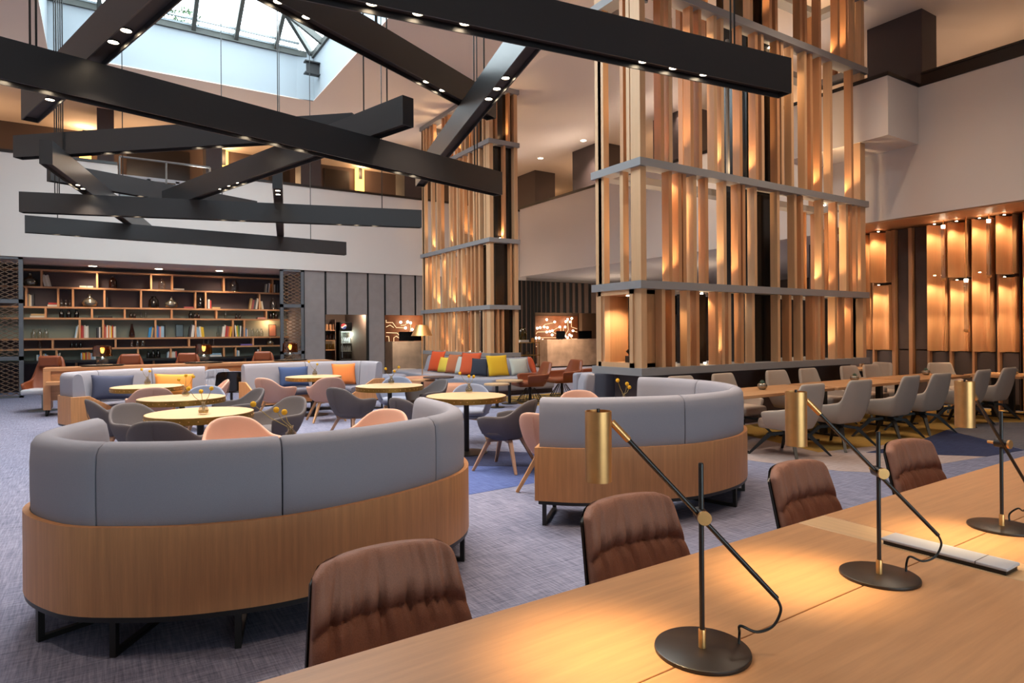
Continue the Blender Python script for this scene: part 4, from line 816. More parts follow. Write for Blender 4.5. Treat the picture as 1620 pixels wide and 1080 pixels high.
def book_run(row, px0, px1, cols, where, lean=0, hf=.68):
    z = zz[row + 1]; H = zz[row] - .05 - z; x0, x1 = bpx(px0, 0), bpx(px1, 0); w = (x1 - x0) / len(cols); r = random.Random(int(px0 * 7 + row))
    for i, cc in enumerate(cols):
        h = H * hf * r.uniform(.88, 1.08); x = bx0 + x0 + w * (i + .5); d = r.uniform(.18, .24); bw = w * .92
        m = MB().box(-bw / 2, 0, 0, bw / 2, d, h); o = m.build('book', books_mat(cc)); o.location = (x, YS + .05, z + .002); o.rotation_euler.y = lean
        if lean: o.location.x = x - math.sin(lean) * h * .5; o.location.z = z + .002 + abs(math.sin(lean)) * bw / 2
        tag(o, ('%s book, %s in the run %s, %s' % (CN[cc], ORD[i], where, SN[row]) if len(cols) > 1 else 'single %s book %s, %s' % (CN[cc], where, SN[row])), 'book', 'books on the bookcase')
book_run(0, 67.5, 79, [wht, crm, wht, crm], 'leaning beside the round bottle', -.22, .72); book_run(0, 421, 430, [crm, cha, wht, org], 'by the last divider', .1, .7); book_run(0, 434, 441, [wht, blk, cha], 'against the lattice screen', 0, .7)
book_run(1, 43, 54, [cha, tan, crm, cha, blk], 'in the compartment by the lattice screen', 0, .65); book_run(1, 327, 335, [cha, wht, red], 'beside the black jar compartment', 0, .55); book_run(1, 396, 409, [tan, mar, cha, crm], 'ahead of the last divider', .15, .65); book_run(1, 412.5, 417, [tan, crm], 'just past the last divider', -.15, .55)
book_run(1, 168, 171, [blk], 'by the divider after the bronze bottle', 0, .6)
book_run(3, 119, 124.5, [pal, wht, tan], 'leaning on the first divider', .15, .66); book_run(3, 128, 140, [red, mar, crm, wht, crm], 'after the first divider', 0, .66); book_run(3, 152, 161, [blk, cha, wht, blk], 'before the second divider', 0, .62)
book_run(3, 164.5, 183.5, [red, sal, wht, org, crm, yel, red, wht, crm], 'after the second divider', 0, .68); book_run(3, 235, 244.5, [blu, blu, tan, cha], 'before the third divider', .12, .62); book_run(3, 247.5, 262, [blu, vio, sal, pal, pal, blk], 'after the third divider', 0, .66)
book_run(3, 299, 308, [blk, cha, wht, wht], 'before the fourth divider', .12, .7); book_run(3, 311, 323, [pal, pal, wht, yel, yel], 'after the fourth divider', -.1, .64); book_run(3, 352, 367, [wht, crm, red, mar, org, yel], 'before the fifth divider', .1, .68); book_run(3, 370, 378.5, [blk, wht, yel, grn], 'after the fifth divider', -.08, .66); book_run(3, 380, 385.5, [wht, blk, cha], 'before the sixth divider', .05, .66); book_run(3, 387.5, 392, [pal, blu, wht], 'after the sixth divider', 0, .5)
book_run(5, 57, 63, [wht, pal, blu], 'before the first divider', 0, .62); book_run(5, 65.5, 75, [cha, tan, pal, wht], 'after the first divider', -.06, .62); book_run(5, 90, 95, [wht, cha, crm], 'after the second divider', 0, .68); book_run(5, 127, 151, [pal, org, yel, red, tan, org, sal, pal, pal, wht], 'behind the nearest amber lamp', 0, .7)
book_run(5, 264, 269, [pal, wht, mar], 'before the fourth divider', .08, .62); book_run(5, 271, 280, [wht, crm, wht, sal, red], 'after the fourth divider', 0, .66); book_run(5, 374, 379, [pal, wht], 'beside the sixth divider', 0, .62); book_run(5, 405, 410.5, [blk, wht, cha], 'before the last divider', .12, .74); book_run(5, 412.8, 415.5, [wht], 'past the last divider', 0, .4)
def flat_books(row, px0, px1, cols, lb):
    z = zz[row + 1]; x0, x1 = bx0 + bpx(px0, 0), bx0 + bpx(px1, 0)
    for i, cc in enumerate(cols):
        o = MB().box(x0 + i * .02, YS + .05, z + .002 + i * .055, x1 - i * .02, YS + .27, z + .002 + i * .055 + .05).build('book', books_mat(cc)); tag(o, '%s book lying flat %s%s' % (CN[cc], lb, '' if len(cols) == 1 else (', topmost' if i else ', lower')), 'book', 'books lying flat')
flat_books(0, 126, 137, [crm], 'on the top shelf, first of two in line'); flat_books(0, 138, 147.5, [crm], 'on the top shelf, second of two in line'); flat_books(0, 274, 292, [wht], 'on the top shelf beside the tall clear bottle'); flat_books(1, 75, 91, [crm, red], 'on the second shelf by the three small glasses')
flat_books(1, 292, 307, [mar], 'on the second shelf by the black jar'); flat_books(1, 336, 349, [tan], 'on the second shelf past the red book'); flat_books(2, 47, 71, [crm, tan], 'on the third shelf by the lattice screen'); flat_books(2, 155, 178, [blk], 'on the narrow third shelf in the second compartment'); flat_books(2, 408, 421, [sal], 'on the narrow third shelf by the last divider')
flat_books(4, 381, 400, [vio], 'on the low fifth shelf by its last divider'); flat_books(5, 332, 351, [wht, pal], 'on the sixth shelf beside the second amber lamp')
BP = {'demijohn': [(.06, 0), (.15, .03), (.18, .1), (.16, .17), (.08, .23), (.04, .26), (.035, .33), (.045, .34), (0, .34)], 'apothecary': [(.1, 0), (.11, .03), (.11, .22), (.08, .29), (.045, .32), (.045, .38), (.055, .4), (0, .4)],
      'small': [(.055, 0), (.06, .02), (.06, .14), (.03, .18), (.028, .22), (.035, .24), (0, .24)], 'slim': [(.04, 0), (.045, .02), (.05, .1), (.03, .18), (.015, .26), (.02, .28), (0, .28)], 'jar': [(.1, 0), (.115, .05), (.11, .2), (.06, .26), (.05, .3), (0, .3)], 'pear': [(.05, 0), (.07, .03), (.06, .15), (.03, .28), (.02, .36), (0, .37)]}
def bottle(row, px, shape, mt, h, lb, n=16):
    z = zz[row + 1]; pr = BP[shape]; s = h / pr[-1][1]; o = MB().lathe([(r * s, q * s) for r, q in pr], n).build('glass_bottle', mt, smooth=50)
    o.location = (bx0 + bpx(px, 0), YS + .15, z + .002); tag(o, lb, 'bottle', 'bottles on the bookcase')
bottle(0, 47, 'demijohn', 'mercury', .37, 'squat smoked glass bottle at the lattice end of the top shelf', 24); bottle(0, 179, 'apothecary', 'bottle', .38, 'brown apothecary bottle on the top shelf'); bottle(0, 257, 'apothecary', 'smoke', .38, 'tall clear bottle in the small top compartment'); bottle(0, 372, 'jar', 'smoke', .38, 'clear carafe on the top shelf near the last divider')
bottle(1, 142, 'demijohn', 'mercury', .38, 'wide bronze glass bottle on the second shelf, nearer the lattice end', 24); bottle(1, 244, 'jar', 'black_bottle', .36, 'black round-shouldered jar on the second shelf'); bottle(1, 272, 'demijohn', 'mercury', .36, 'wide bronze glass bottle on the second shelf beside the black jar', 24); bottle(1, 317, 'jar', 'black_bottle', .36, 'black jar filling the narrow second-shelf compartment'); bottle(1, 434, 'apothecary', 'smoke', .42, 'tall clear bottle at the end of the second shelf')
for i, px in enumerate((97, 104, 111)): bottle(1, px, 'small', 'smoke', .24 if i == 0 else .2, '%s of three small clear bottles in the narrow second-shelf compartment' % ORD[i])
for i, px in enumerate((97, 108.5, 121)): bottle(2, px, 'small', 'black_bottle', .24, '%s of three black bottles on the narrow third shelf' % ORD[i])
for i, px in enumerate((207.5, 213)): bottle(2, px, 'small', 'bottle', .16, '%s of two little brown bottles on the narrow third shelf, mid bookcase' % ORD[i])
for i, px in enumerate((224, 231)): bottle(2, px, 'slim', 'clear', .22, '%s of two thin clear bottles on the narrow third shelf' % ORD[i])
for i, (px, h) in enumerate(((302.5, .24), (309.5, .17), (315, .17))): bottle(2, px, 'small', 'bottle' if i else 'black_bottle', h, '%s of three dark bottles by the fourth compartment of the third shelf' % ORD[i])
for i, px in enumerate((375, 380.5)): bottle(2, px, 'small', 'bottle', .16, '%s of two little brown bottles on the third shelf near its last divider' % ORD[i])
bottle(2, 358, 'slim', 'clear', .24, 'thin clear bottle on the narrow third shelf past the fourth divider')
for i, px in enumerate((430, 434.5, 438.5)): bottle(2, px, 'small', ['bottle', 'olive', 'bottle'][i], [.22, .3, .22][i], '%s of three bottles at the lit end of the third shelf' % ORD[i])
for i, px in enumerate((52, 62, 72)): bottle(3, px, 'small', 'smoke', .26, '%s of three clear bottles at the lattice end of the fourth shelf' % ORD[i])
bottle(3, 209, 'pear', 'bottle', .42, 'tall brown pear-shaped bottle on the fourth shelf'); bottle(3, 346, 'slim', 'clear', .34, 'thin clear bottle on the fourth shelf before the fifth divider')
for i, px in enumerate((401, 408.5, 415)): bottle(3, px, 'small', 'clear', .26, '%s of three clear bottles beside the framed plaque' % ORD[i])
bottle(4, 62, 'pear', 'smoke', .3, 'clear bottle on the low fifth shelf by the lattice screen')
for i, px in enumerate((113, 120, 127)): bottle(4, px, 'small', 'black_bottle', .16, '%s of three black bottles on the low fifth shelf' % ORD[i])
for i, px in enumerate((208.5, 217.5, 226)): bottle(4, px, 'small', 'smoke', [.22, .28, .28][i], '%s of three clear bottles on the low fifth shelf, mid bookcase' % ORD[i])
for i, px in enumerate((323, 331, 339)): bottle(4, px, 'slim', 'smoke', [.28, .28, .24][i], '%s of three clear carafes above the second amber lamp' % ORD[i])
bottle(4, 429, 'demijohn', 'mercury', .24, 'small bronze bottle at the end of the low fifth shelf')
for i, px in enumerate((235, 242.5, 250.5)): bottle(5, px, 'small', 'black_bottle', [.2, .24, .24][i], '%s of three black bottles on the sixth shelf' % ORD[i])
for px0, px1, mt, lb in ((278.5, 291.5, 'screen', 'black square plaque standing on the fourth shelf'), (427, 439, 'leather', 'rose brown framed plaque at the end of the fourth shelf')):
    a, b = bx0 + bpx(px0, 0), bx0 + bpx(px1, 0); t = thing('plaque', lb, 'picture', ((a + b) / 2, YS + .2, zz[4] + .002), 0); w = (b - a) / 2
    MB().box(-w, 0, 0, w, .03, .4).build('frame', 'black', t); MB().box(-w + .02, -.005, .02, w - .02, 0, .38).build('plate', mt, t)
light('POINT', 'shelf_glow', (oy(425, 500, YS).x, YS + .1, zz[3] - .12), 12, WARM, radius=.05)
for px in (60, 150, 240, 330, 420): light('SPOT', 'desk_wash', (oy(px, 550, YS).x, YS - .8, 2.9), 26, SOFT, target=(oy(px, 550, YS).x, YS + .3, 1.6), size=110, blend=1, radius=.2)
# lattice screens
def lattice(label, px0, px1):
    a, b = oy(px0, 500, YP).x, oy(px1, 500, YP).x; w = b - a; t = thing('lattice_screen', label, 'screen', (a, YP - .02, 0), 0, 'expanded metal screens'); H = ZBB - .02; fr = .09
    m = MB(); m.box(0, -.05, 0, fr, .05, H); m.box(w - fr, -.05, 0, w, .05, H)
    zs2 = [0, 1.0, 2.45, H]
    for z in zs2: m.box(0, -.05, max(0, z - .05), w, .05, min(H, z + .05))
    m.build('frame', 'frame_grey', t)
    for z0, z1 in zip(zs2, zs2[1:]):
        m = MB(); z = z0 + .05; cw = .42; chh = .105; n = int((z1 - z0) / chh)
        for j in range(n):
            zz0 = z0 + .06 + j * chh
            k = 0; x = fr
            while x < w - fr - .01:
                x2 = min(w - fr, x + cw / 2); f = (x2 - x) / (cw / 2); up = (k % 2 == 0); s0, s1 = (0, 1) if up else (1, 0)
                for sg in (1, -1):
                    za = zz0 + chh / 2 + sg * (s0 - .5) * chh; zb = zz0 + chh / 2 + sg * ((s0 + (s1 - s0) * f) - .5) * chh
                    if max(za, zb) < z1 - .04: m.bar((x, 0, za), (x2, 0, zb), .05, .014)
                x = x2; k += 1
        m.build('mesh_panel', 'mesh', t)
    return t
lattice('grey framed lattice screen at the frame edge, before the bookcase', -42, 37); lattice('narrow grey framed lattice screen beside the plain taupe panel', 443, 480)
# long divider desk with lamps and trays
dY0 = 15.3; dx0 = oy(68, 600, dY0).x; dx1 = oy(528, 570, dY0).x
t = thing('reading_desk', 'long oak divider desk behind the two far banquettes', 'desk', (dx0, dY0, 0)); L = dx1 - dx0; hz = .93
MB().box(0, 0, hz - .06, L, .7, hz).build('desktop', 'oakx', t); MB().box(.1, .04, .3, L - .1, .08, hz - .06).build('front_panel', 'oakx', t)
for k in range(7): x = .06 + (L - .12) * k / 6; MB().box(x - .06, 0, .12, x + .06, .7, hz - .06).build('divider_panel', 'oakz', t)
MB().box(.06, -.35, .62, L * .9, .02, .68).build('lower_counter', 'oakx', t)
for x in (.05, L * .33, L * .66, L - .05):
    m = MB(); m.box(x - .02, .03, 0, x + .02, .07, .12); m.box(x - .02, .6, 0, x + .02, .64, .12); m.box(x - .02, .03, 0, x + .02, .64, .03); m.build('leg', 'black', t)
for i, px in enumerate((162, 323, 460)):
    x = oy(px, 575, dY0 + .3).x; wh = ['nearest the lattice screen at the frame edge', 'in the middle of the divider desk', 'in front of the narrow lattice screen'][i]
    tr = thing('serving_tray', 'dark oval tray under the amber lamp ' + wh, 'tray', (x, dY0 + .35, hz + .001), 0, 'trays on the divider desk'); MB().lathe([(.36, .0), (.4, .02), (.4, .03), (.37, .03), (.35, .012), (0, .012)], 40, sy=.55).build('tray_body', 'black', tr, smooth=40)
    l = thing('glass_lamp', 'amber glass table lamp ' + wh, 'lamp', (x, dY0 + .35, hz + .014), 0, 'amber glass lamps')
    MB().lathe([(.09, 0), (.11, .03), (.11, .14), (.07, .18), (.05, .19), (0, .19)], 24).build('base', 'smoke', l, smooth=40)
    ls = MB().lathe([(.175, .19), (.165, .4), (.12, .42), (.12, .41), (.16, .395), (.17, .19), (.175, .19)], 28).build('lamp_shade', 'amber', l, smooth=40)
    MB().lathe([(0, .25), (.02, .26), (.032, .3), (.02, .34), (0, .36)], 12).build('bulb', 'bulb', ls, smooth=60); light('POINT', 'table_lamp', (x, dY0 + .35, hz + .33), 12, WARM, radius=.04)
# lounge chairs at the library
def lounge(label, mt='cognac'):
    t = thing('lounge_chair', label, 'armchair', (0, 0, 0), 0, 'leather lounge chairs of the library')
    rim = lambda a: 1.12 - .5 * smoothstep(.45, 1.2, a) - .05 * smoothstep(1.2, 2, a)
    shell_mesh(rim, .36, .36, .34, .16, .06, 1.95, .75, 28, .7).build('shell', mt, t, sub=1); MB().box(-.28, -.34, .36, .28, .2, .47).build('seat', 'silver', t, bevel=.04, seg=3)
    MB().box(-.2, .26, .9, .2, .38, 1.14).build('headrest', mt, t, bevel=.05, seg=4); MB().tube([(0, 0, .05), (0, 0, .34)], .03, 10).build('column', 'steel', t); MB().lathe([(.26, 0), (.26, .02), (.04, .05), (0, .05)], 24).build('base', 'steel', t)
    return t
lo = None
for i, (px, lb) in enumerate(((68, 'cognac leather lounge chair with headrest in full view beside the lattice screen'), (208, 'cognac leather lounge chair behind the desk near the nearest amber lamp'), (293, 'cognac leather lounge chair behind the desk beside the middle amber lamp'), (413, 'cognac leather lounge chair behind the desk before the narrow lattice screen'))):
    yy = 16.6 if i else 16.5; x = oy(px, 590, yy).x
    if lo is None: lo = lounge(lb); lo.location = (x, yy, 0); lo.rotation_euler.z = -.3
    else: dup(lo, (x, yy, 0), rnd.uniform(-.4, .1), lb)
def work(px, py, lb, y, rz, mats):
    x = oy(px, 600, y).x; r = dup(lc, (x, y, 0), rz, lb, 'chairs at the divider desk'); remat(r, mats); return r
work(366, 600, 'glossy black shell chair seen from behind between the two far banquettes', 13.95, PI - .25, {'quilted_pad': 'blue_felt', 'seat_pad': 'blue_felt'})
work(350, 595, 'lilac grey quilted chair tucked against the divider desk', 14.58, .15, {'quilted_pad': 'fabric', 'seat_pad': 'fabric', 'back_shell': 'black_shell'})
# ------------------------------------------------------------------ cushions
def cushion(name, label, loc2, w, h, mt, rz, tilt, group, roll=0):
    n = 12; m = MB(); vs = []
    for s in (1, -1):
        for j in range(n + 1):
            for i in range(n + 1):
                u, v = -1 + 2 * i / n, -1 + 2 * j / n; e = (1 - u * u) * (1 - v * v); pin = 1 - .07 * (1 - u * u) * abs(v) ** 3; pin2 = 1 - .07 * (1 - v * v) * abs(u) ** 3
                vs.append((u * w / 2 * pin2, s * .075 * max(0, e) ** .42, v * h / 2 * pin + h / 2))
    q = (n + 1) ** 2; fs = []
    for s in range(2):
        for j in range(n):
            for i in range(n): a = s * q + j * (n + 1) + i; fs.append((a, a + 1, a + n + 2, a + n + 1))
    m.add(vs, fs); o = m.build(name, mt, smooth=180); o.location = loc2; o.rotation_euler = (tilt, roll, rz); return tag(o, label, 'cushion', group)
for k, h in dict(navy='#3b4058', navy2='#34466e', tang='#d9883a', tang2='#d97a3c', rust='#c4512a', terra='#a8623f', lime='#c9b84a', pearl='#b5b8b0', ink='#2b2e3a', sun='#d9ab24').items(): M['c_' + k] = plain('cushion_' + k, h, .9, bump=.15, bscale=400, var=.05)
G1 = 'cushions on the far banquettes'
def cush_at(px, py, y, z, w, h, mt, label, rz, tilt, grp, roll=0):
    p = oy(px, py, y); return cushion('cushion', label, (p.x, y, z), w, h, mt, rz, tilt, grp, roll)
cush_at(178, 610, 12.5, .49, .62, .42, 'c_navy', 'navy cushion on the banquette by the lattice screen', .12, -.25, G1, .05); cush_at(275, 605, 12.7, .49, .62, .4, 'c_tang', 'tangerine cushion on the banquette by the lattice screen', -.02, -.3, G1, .04)
cush_at(466, 600, 13.36, .49, .6, .42, 'c_navy2', 'blue cushion on the banquette by the fridge nook', 0, -.25, G1); cush_at(545, 597, 13.2, .49, .5, .46, 'c_tang2', 'orange cushion on the banquette by the fridge nook', -.12, -.25, G1)
# ------------------------------------------------------------------ bench round the far tower
t = thing('corner_bench', 'low grey corner bench wrapping the far slatted tower', 'sofa', (UX0, UY0, 0)); Ly = UY1 - UY0; Lx = 1.0
for nm, mt, (o0_, o1, za, zb) in (('seat', 'fabric', (.25, 1.0, .12, .44)), ('seat_plinth', 'umber', (.1, .9, 0, .12))):
    m = MB(); m.prism([(-o1, Ly), (-o1, -o1 * .35), (-o1 * .55, -o1), (Lx + .35, -o1), (Lx + .35, -o0_ + .3), (.2, -o0_ + .3), (-o0_ + .3, .2), (-o0_ + .3, Ly)], za, zb); m.build(nm, mt, t, bevel=.05 if nm == 'seat' else 0, seg=3)
def backrest(a, b, nx, ny):
    d = (Vector(b) - Vector(a)); L3 = d.length; d.normalize(); rings = []; pr = [(0, .445), (.0, .87), (.06, .905), (.13, .87), (.24, .445)]
    for s in (0, .02, .03, .97, .98, 1): q = Vector(a) + d * L3 * s; f = .9 if s in (0, 1) else 1; rings.append([(q.x + nx * o, q.y + ny * o, z * f if z > .5 else z) for o, z in pr])
    MB().loft(rings).build('backrest', 'fabric', t, smooth=60)
backrest((.06, 0.0, 0), (.06, Ly * .86, 0), -1, 0); backrest((.0, .06, 0), (Lx + .3, .06, 0), 0, -1)
G2 = 'cushions on the corner bench'
def bench_c(px, along, mt, lb, w, h, face):
    if face == 'x': p = ox(px, 590, UX0 - .42); cushion('cushion', lb, (UX0 - .42, p.y, .455), w, h, mt, -PI / 2 + along, -.3, G2)
    else: p = oy(px, 590, UY0 - .44); cushion('cushion', lb, (p.x, UY0 - .44, .455), w, h, mt, along, -.3, G2)
bench_c(687, .25, 'c_rust', 'orange red cushion at the far end of the corner bench', .62, .62, 'x'); bench_c(700, .2, 'c_lime', 'lime cushion between orange and terracotta cushions', .5, .45, 'x'); bench_c(714, .25, 'c_terra', 'terracotta cushion beside the lime one', .55, .55, 'x'); bench_c(728, .2, 'c_pearl', 'pearl cushion between terracotta and orange cushions', .5, .5, 'x'); bench_c(741, .5, 'c_rust', 'orange red cushion nearest the bench corner', .62, .62, 'x'); bench_c(757, .6, 'c_ink', 'ink black cushion in the bench corner', .5, .48, 'x')
bench_c(790, -.02, 'c_sun', 'large sun yellow cushion on the corner bench', .62, .56, 'y'); bench_c(824, .05, 'c_pearl', 'pale mint cushion at the end of the corner bench', .6, .46, 'y'); bench_c(846, 1.1, 'c_rust', 'rust cushion half hidden behind the leather armchair', .5, .5, 'y')
# brass floor lamp
p = oy(668, 590, 16.4); t = thing('floor_lamp', 'brass shaded floor lamp beside the far slatted tower', 'lamp', (p.x, 16.4, 0)); zb, zt = oy(668, 531, 16.4).z, oy(668, 514, 16.4).z
MB().lathe([(.3, zb), (.16, zt), (.14, zt), (.28, zb), (.3, zb)], 32).build('lamp_shade', 'brass', t, smooth=40); MB().tube([(0, 0, .02), (0, 0, zt)], .012, 8).build('pole', 'brass', t); MB().lathe([(.16, 0), (.16, .02), (0, .03)], 24).build('base', 'brass', t); MB().lathe([(0, zb + .06), (.05, zb + .1), (.03, zb + .17), (0, zb + .18)], 12).build('bulb', 'bulb', t)
light('POINT', 'floor_lamp_light', (p.x, 16.4, zb + .02), 16, WARM, radius=.05)
# poufs and low tables
def pouf(lb, x, y, mt, r=.36, h=.42): t = thing('pouf', lb, 'pouf', (x, y, 0), 0, 'round poufs'); MB().lathe([(r * .9, 0), (r * .95, .05), (r, h * .55), (r * .97, h - .05), (r * .85, h - .005), (0, h)], 36).build('upholstery', mt, t, smooth=60); MB().lathe([(r * .7, -.001), (r * .7, .03)], 24).build('base', 'black', t)
M['peach'] = plain('peach_felt', '#c48a6c', .9, bump=.1, bscale=300, var=.04)
for px, py, mt, lb, r in ((714, 606, 'peach', 'peach round pouf in front of the corner bench', .42), (668, 592.5, 'peach', 'peach round pouf farther along the corner bench', .5), (626, 595, 'blue_felt', 'blue grey round pouf by the stone counter', .5), (651, 585.5, 'greige', 'pale round pouf before the stone counter', .5)):
    x, y = {714: (6.78, 12.9), 668: (7.1, 15.6), 626: (6.9, 17.0), 651: (8.3, 19.35)}[px]; pouf(lb, x, y, mt, r * .84)
def low_table(lb, px, py, r, h, mt): p = oz(px, py, h); t = thing('low_table', lb, 'table', (p.x, p.y, 0), 0, 'low round tables'); MB().lathe([(r, h - .03), (r, h), (0, h)], 36).build('tabletop', mt, t, smooth=30); MB().tube([(0, 0, 0), (0, 0, h - .03)], .035, 10).build('pedestal', 'black', t); MB().lathe([(r * .6, 0), (r * .6, .015), (0, .02)], 24).build('base', 'black', t)
low_table('dark topped low table before the orange cushions', 694, 595.5, .38, .5, 'umber2'); low_table('lower oak table tucked under the dark topped one', 668, 600.5, .32, .42, 'oakx'); low_table('small oak side table on a black stem before the yellow cushion', 786, 606.5, .27, .5, 'oak_table'); low_table('small oak side table beside the leather armchair', 806, 601, .3, .52, 'oak_table')
# cognac armchairs with wire base
def armchair(lb):
    t = thing('quilted_armchair', lb, 'armchair', (0, 0, 0), 0, 'cognac quilted armchairs')
    rim = lambda a: .88 - .26 * smoothstep(.5, 1.0, a) - .02 * smoothstep(1.0, 2, a)
    shell_mesh(rim, .40, .40, .34, .09, .07, 1.9, .6, 30, .74).build('shell', 'cognac', t, sub=1)
    m = MB()
    for z in (.5, .74):
        pts = []
        for k in range(25): a = -1.2 + 2.4 * k / 24; ra = .955 if z < .6 else 1.0; pts.append((sgn(math.sin(a), .6) * .402 * ra, sgn(math.cos(a), .6) * .402 * ra + .05 * (z - .3) * 2 * max(0, math.cos(a)), z))
        if z > .6: pts = [q for q in pts if abs(q[0]) < .25]
        m.tube(pts, .005, 5)
    m.build('piping', 'leather', t)
    MB().box(-.33, -.36, .34, .33, .25, .46).build('seat', 'cognac', t, bevel=.05, seg=3); MB().tube([(0, 0, .02), (0, 0, .34)], .035, 10).build('column', 'black', t)
    m = MB()
    for k in range(20): a = 2 * PI * k / 20; m.tube([(math.cos(a) * .1, math.sin(a) * .1, .3), (math.cos(a) * .3, math.sin(a) * .3, .012)], .006, 4)
    m.tube([(math.cos(2 * PI * k / 24) * .3, math.sin(2 * PI * k / 24) * .3, .012) for k in range(25)], .008, 4); m.build('wire_base', 'black', t)
    return t
ac = armchair('cognac quilted armchair nearest the viewer, beside the corner bench'); ac.location = (8.2, 12.0, .008); ac.rotation_euler.z = facing(-.95, .25)
dup(ac, (9.45, 12.45, .008), facing(-.95, .1), 'cognac quilted armchair in the middle of the three'); dup(ac, (10.6, 12.6, .008), facing(-.9, .2), 'cognac quilted armchair half hidden by the tall tower sofa end')
rg = rug('rug', [(7.7, 11.2), (11.6, 11.0), (11.8, 13.2), (9.7, 13.25), (7.75, 13.2)], 'carpet_ochre', 'ochre rug with black line pattern under the leather armchairs', .008)
m = MB(); rr = random.Random(9)
for k in range(16): x = 7.8 + k * .24; m.bar((x, 11.35, .009), (x + rr.uniform(-.4, .6), 13.1, .009), .035, .002)
for k in range(7): y = 11.4 + k * .26; m.bar((7.8, y, .0095), (11.5, y + rr.uniform(-.25, .25), .0095), .03, .002)
m.build('line_pattern', 'black', rg)
# grey bench at the rear of the tall tower, its end showing beside the niche
t = thing('bench', 'upright pale grey bench end showing beside the lit niche of the tall tower', 'sofa', (TX0, TY1, 0))
m = MB(); m.loft([[(-.30, -.14, .1), (-.03, -.14, .1), (-.03, .05, .1), (-.30, .05, .1)], [(-.26, -.14, .8), (-.03, -.14, .8), (-.03, .05, .8), (-.26, .05, .8)], [(-.2, -.14, .92), (-.03, -.14, .92), (-.03, .05, .92), (-.2, .05, .92)]]); m.build('end_cushion', 'fabric', t, bevel=.035, seg=3)
MB().box(-.25, .06, .44, 4.2, .2, .92).build('backrest', 'fabric', t, bevel=.04, seg=3); MB().box(-.25, .21, .12, 4.2, .75, .45).build('seat', 'fabric', t, bevel=.04, seg=3); MB().box(-.2, .1, 0, 4.1, .7, .12).build('plinth', 'black', t)
# tall jar shelf behind the far tower
p = oy(834, 560, 18.9); t = thing('bar_trolley', 'slim brass trolley with shelves beside the far slatted tower', 'trolley', (p.x, 18.9, 0))
for z in (.35, .75, 1.2): MB().box(-.42, -.2, z, .42, .2, z + .025).build('shelf', 'brass_dark', t)
for sx in (-1, 1):
    for sy in (-1, 1): MB().tube([(sx * .4, sy * .18, 0), (sx * .4, sy * .18, 1.25)], .014, 6).build('post', 'brass_dark', t)
o = MB().lathe([(.13, 0), (.15, .03), (.15, .3), (.09, .38), (.09, .44), (0, .44)], 20, (p.x - .2, 18.9, 1.312)).build('glass_jar', 'olive', smooth=40); tag(o, 'tall glass jar on books atop the brass trolley', 'jar')
o = MB().box(p.x - .36, 18.78, 1.227, p.x, 19.0, 1.31).build('book', 'white'); tag(o, 'white books under the tall glass jar', 'book')
o = MB().lathe([(.06, 0), (.07, .06), (.05, .14), (0, .16)], 14, (p.x + .25, 18.9, 1.227)).build('brass_pot', 'brass', smooth=40); tag(o, 'small brass pot on the trolley top', 'pot'); o = MB().lathe([(.09, 0), (.1, .05), (.05, .12), (0, .13)], 14, (p.x, 18.9, .778)).build('glass_bowl', 'smoke', smooth=40); tag(o, 'little glass bowl on the middle trolley shelf', 'bowl')
# ------------------------------------------------------------------ reception
YK = 22.8
def counter(lb, px0, px1, mt, extra=0):
    a, b = oy(px0, 560, YK).x, oy(px1, 560, YK).x; t = thing('stone_counter', lb, 'counter', (a, YK, 0), 0, 'reception counters'); w = b - a + extra
    MB().box(0, 0, .06, w, .12, 1.22).build('front_slab', mt, t, bevel=.01); MB().box(0, .12, .06, .12, .8, 1.22).build('side_slab', mt, t); MB().box(0, 0, 1.22, w, .8, 1.26).build('counter_top', mt, t); MB().box(.05, .05, 0, w, .7, .06).build('plinth', 'black', t)
counter('grey stone counter beside the far tower, under the light wall', 621, 705, 'greystone'); counter('beige stone counter behind the leather armchairs', 866, 1010, 'stone', .5)
for px, lb, w in ((650, 'dark monitor on the grey stone counter', .5), (926, 'black monitor on the beige stone counter', .38), (887, 'black screen behind the beige stone counter', .25)):
    x = oy(px, 530, YK + .6).x; t = thing('monitor', lb, 'monitor', (x, YK + .55, 1.26)); MB().bar((-w, .05, .2), (w, .05, .2), .03, .36).build('screen', 'screen', t); MB().box(-.1, 0, 0, .1, .1, .02).build('foot', 'black', t)
def light_wall(lb, px0, px1, py0, py1, bulbs, paths, mt):
    Y = YRW - .06; a, b = oy(px0, py1, Y), oy(px1, py0, Y); t = thing('light_wall', lb, 'wall light', (a.x, Y, 0), 0, 'bulb-studded walls')
    MB().box(0, 0, .3, b.x - a.x, .05, b.z).build('back_panel', mt, t)
    def L(px, py): q = oy(px, py, Y - .03); return Vector((q.x - a.x, -.03, q.z))
    for pth in paths: MB().tube([L(*q) for q in pth], .014, 5).build('light_line', 'line', t)
    for px, py in bulbs:
        q = oy(px, py, Y - .18); c = Vector((q.x - a.x, -.18, q.z)); MB().lathe([(0, -.06), (.042, -.042), (.06, 0), (.042, .042), (0, .06)], 12, c).build('bulb', 'bulb', t, smooth=60)
    light('POINT', 'bulb_glow', ((a.x + b.x) / 2, Y - .9, 2.0), 60, WARM, radius=.4)
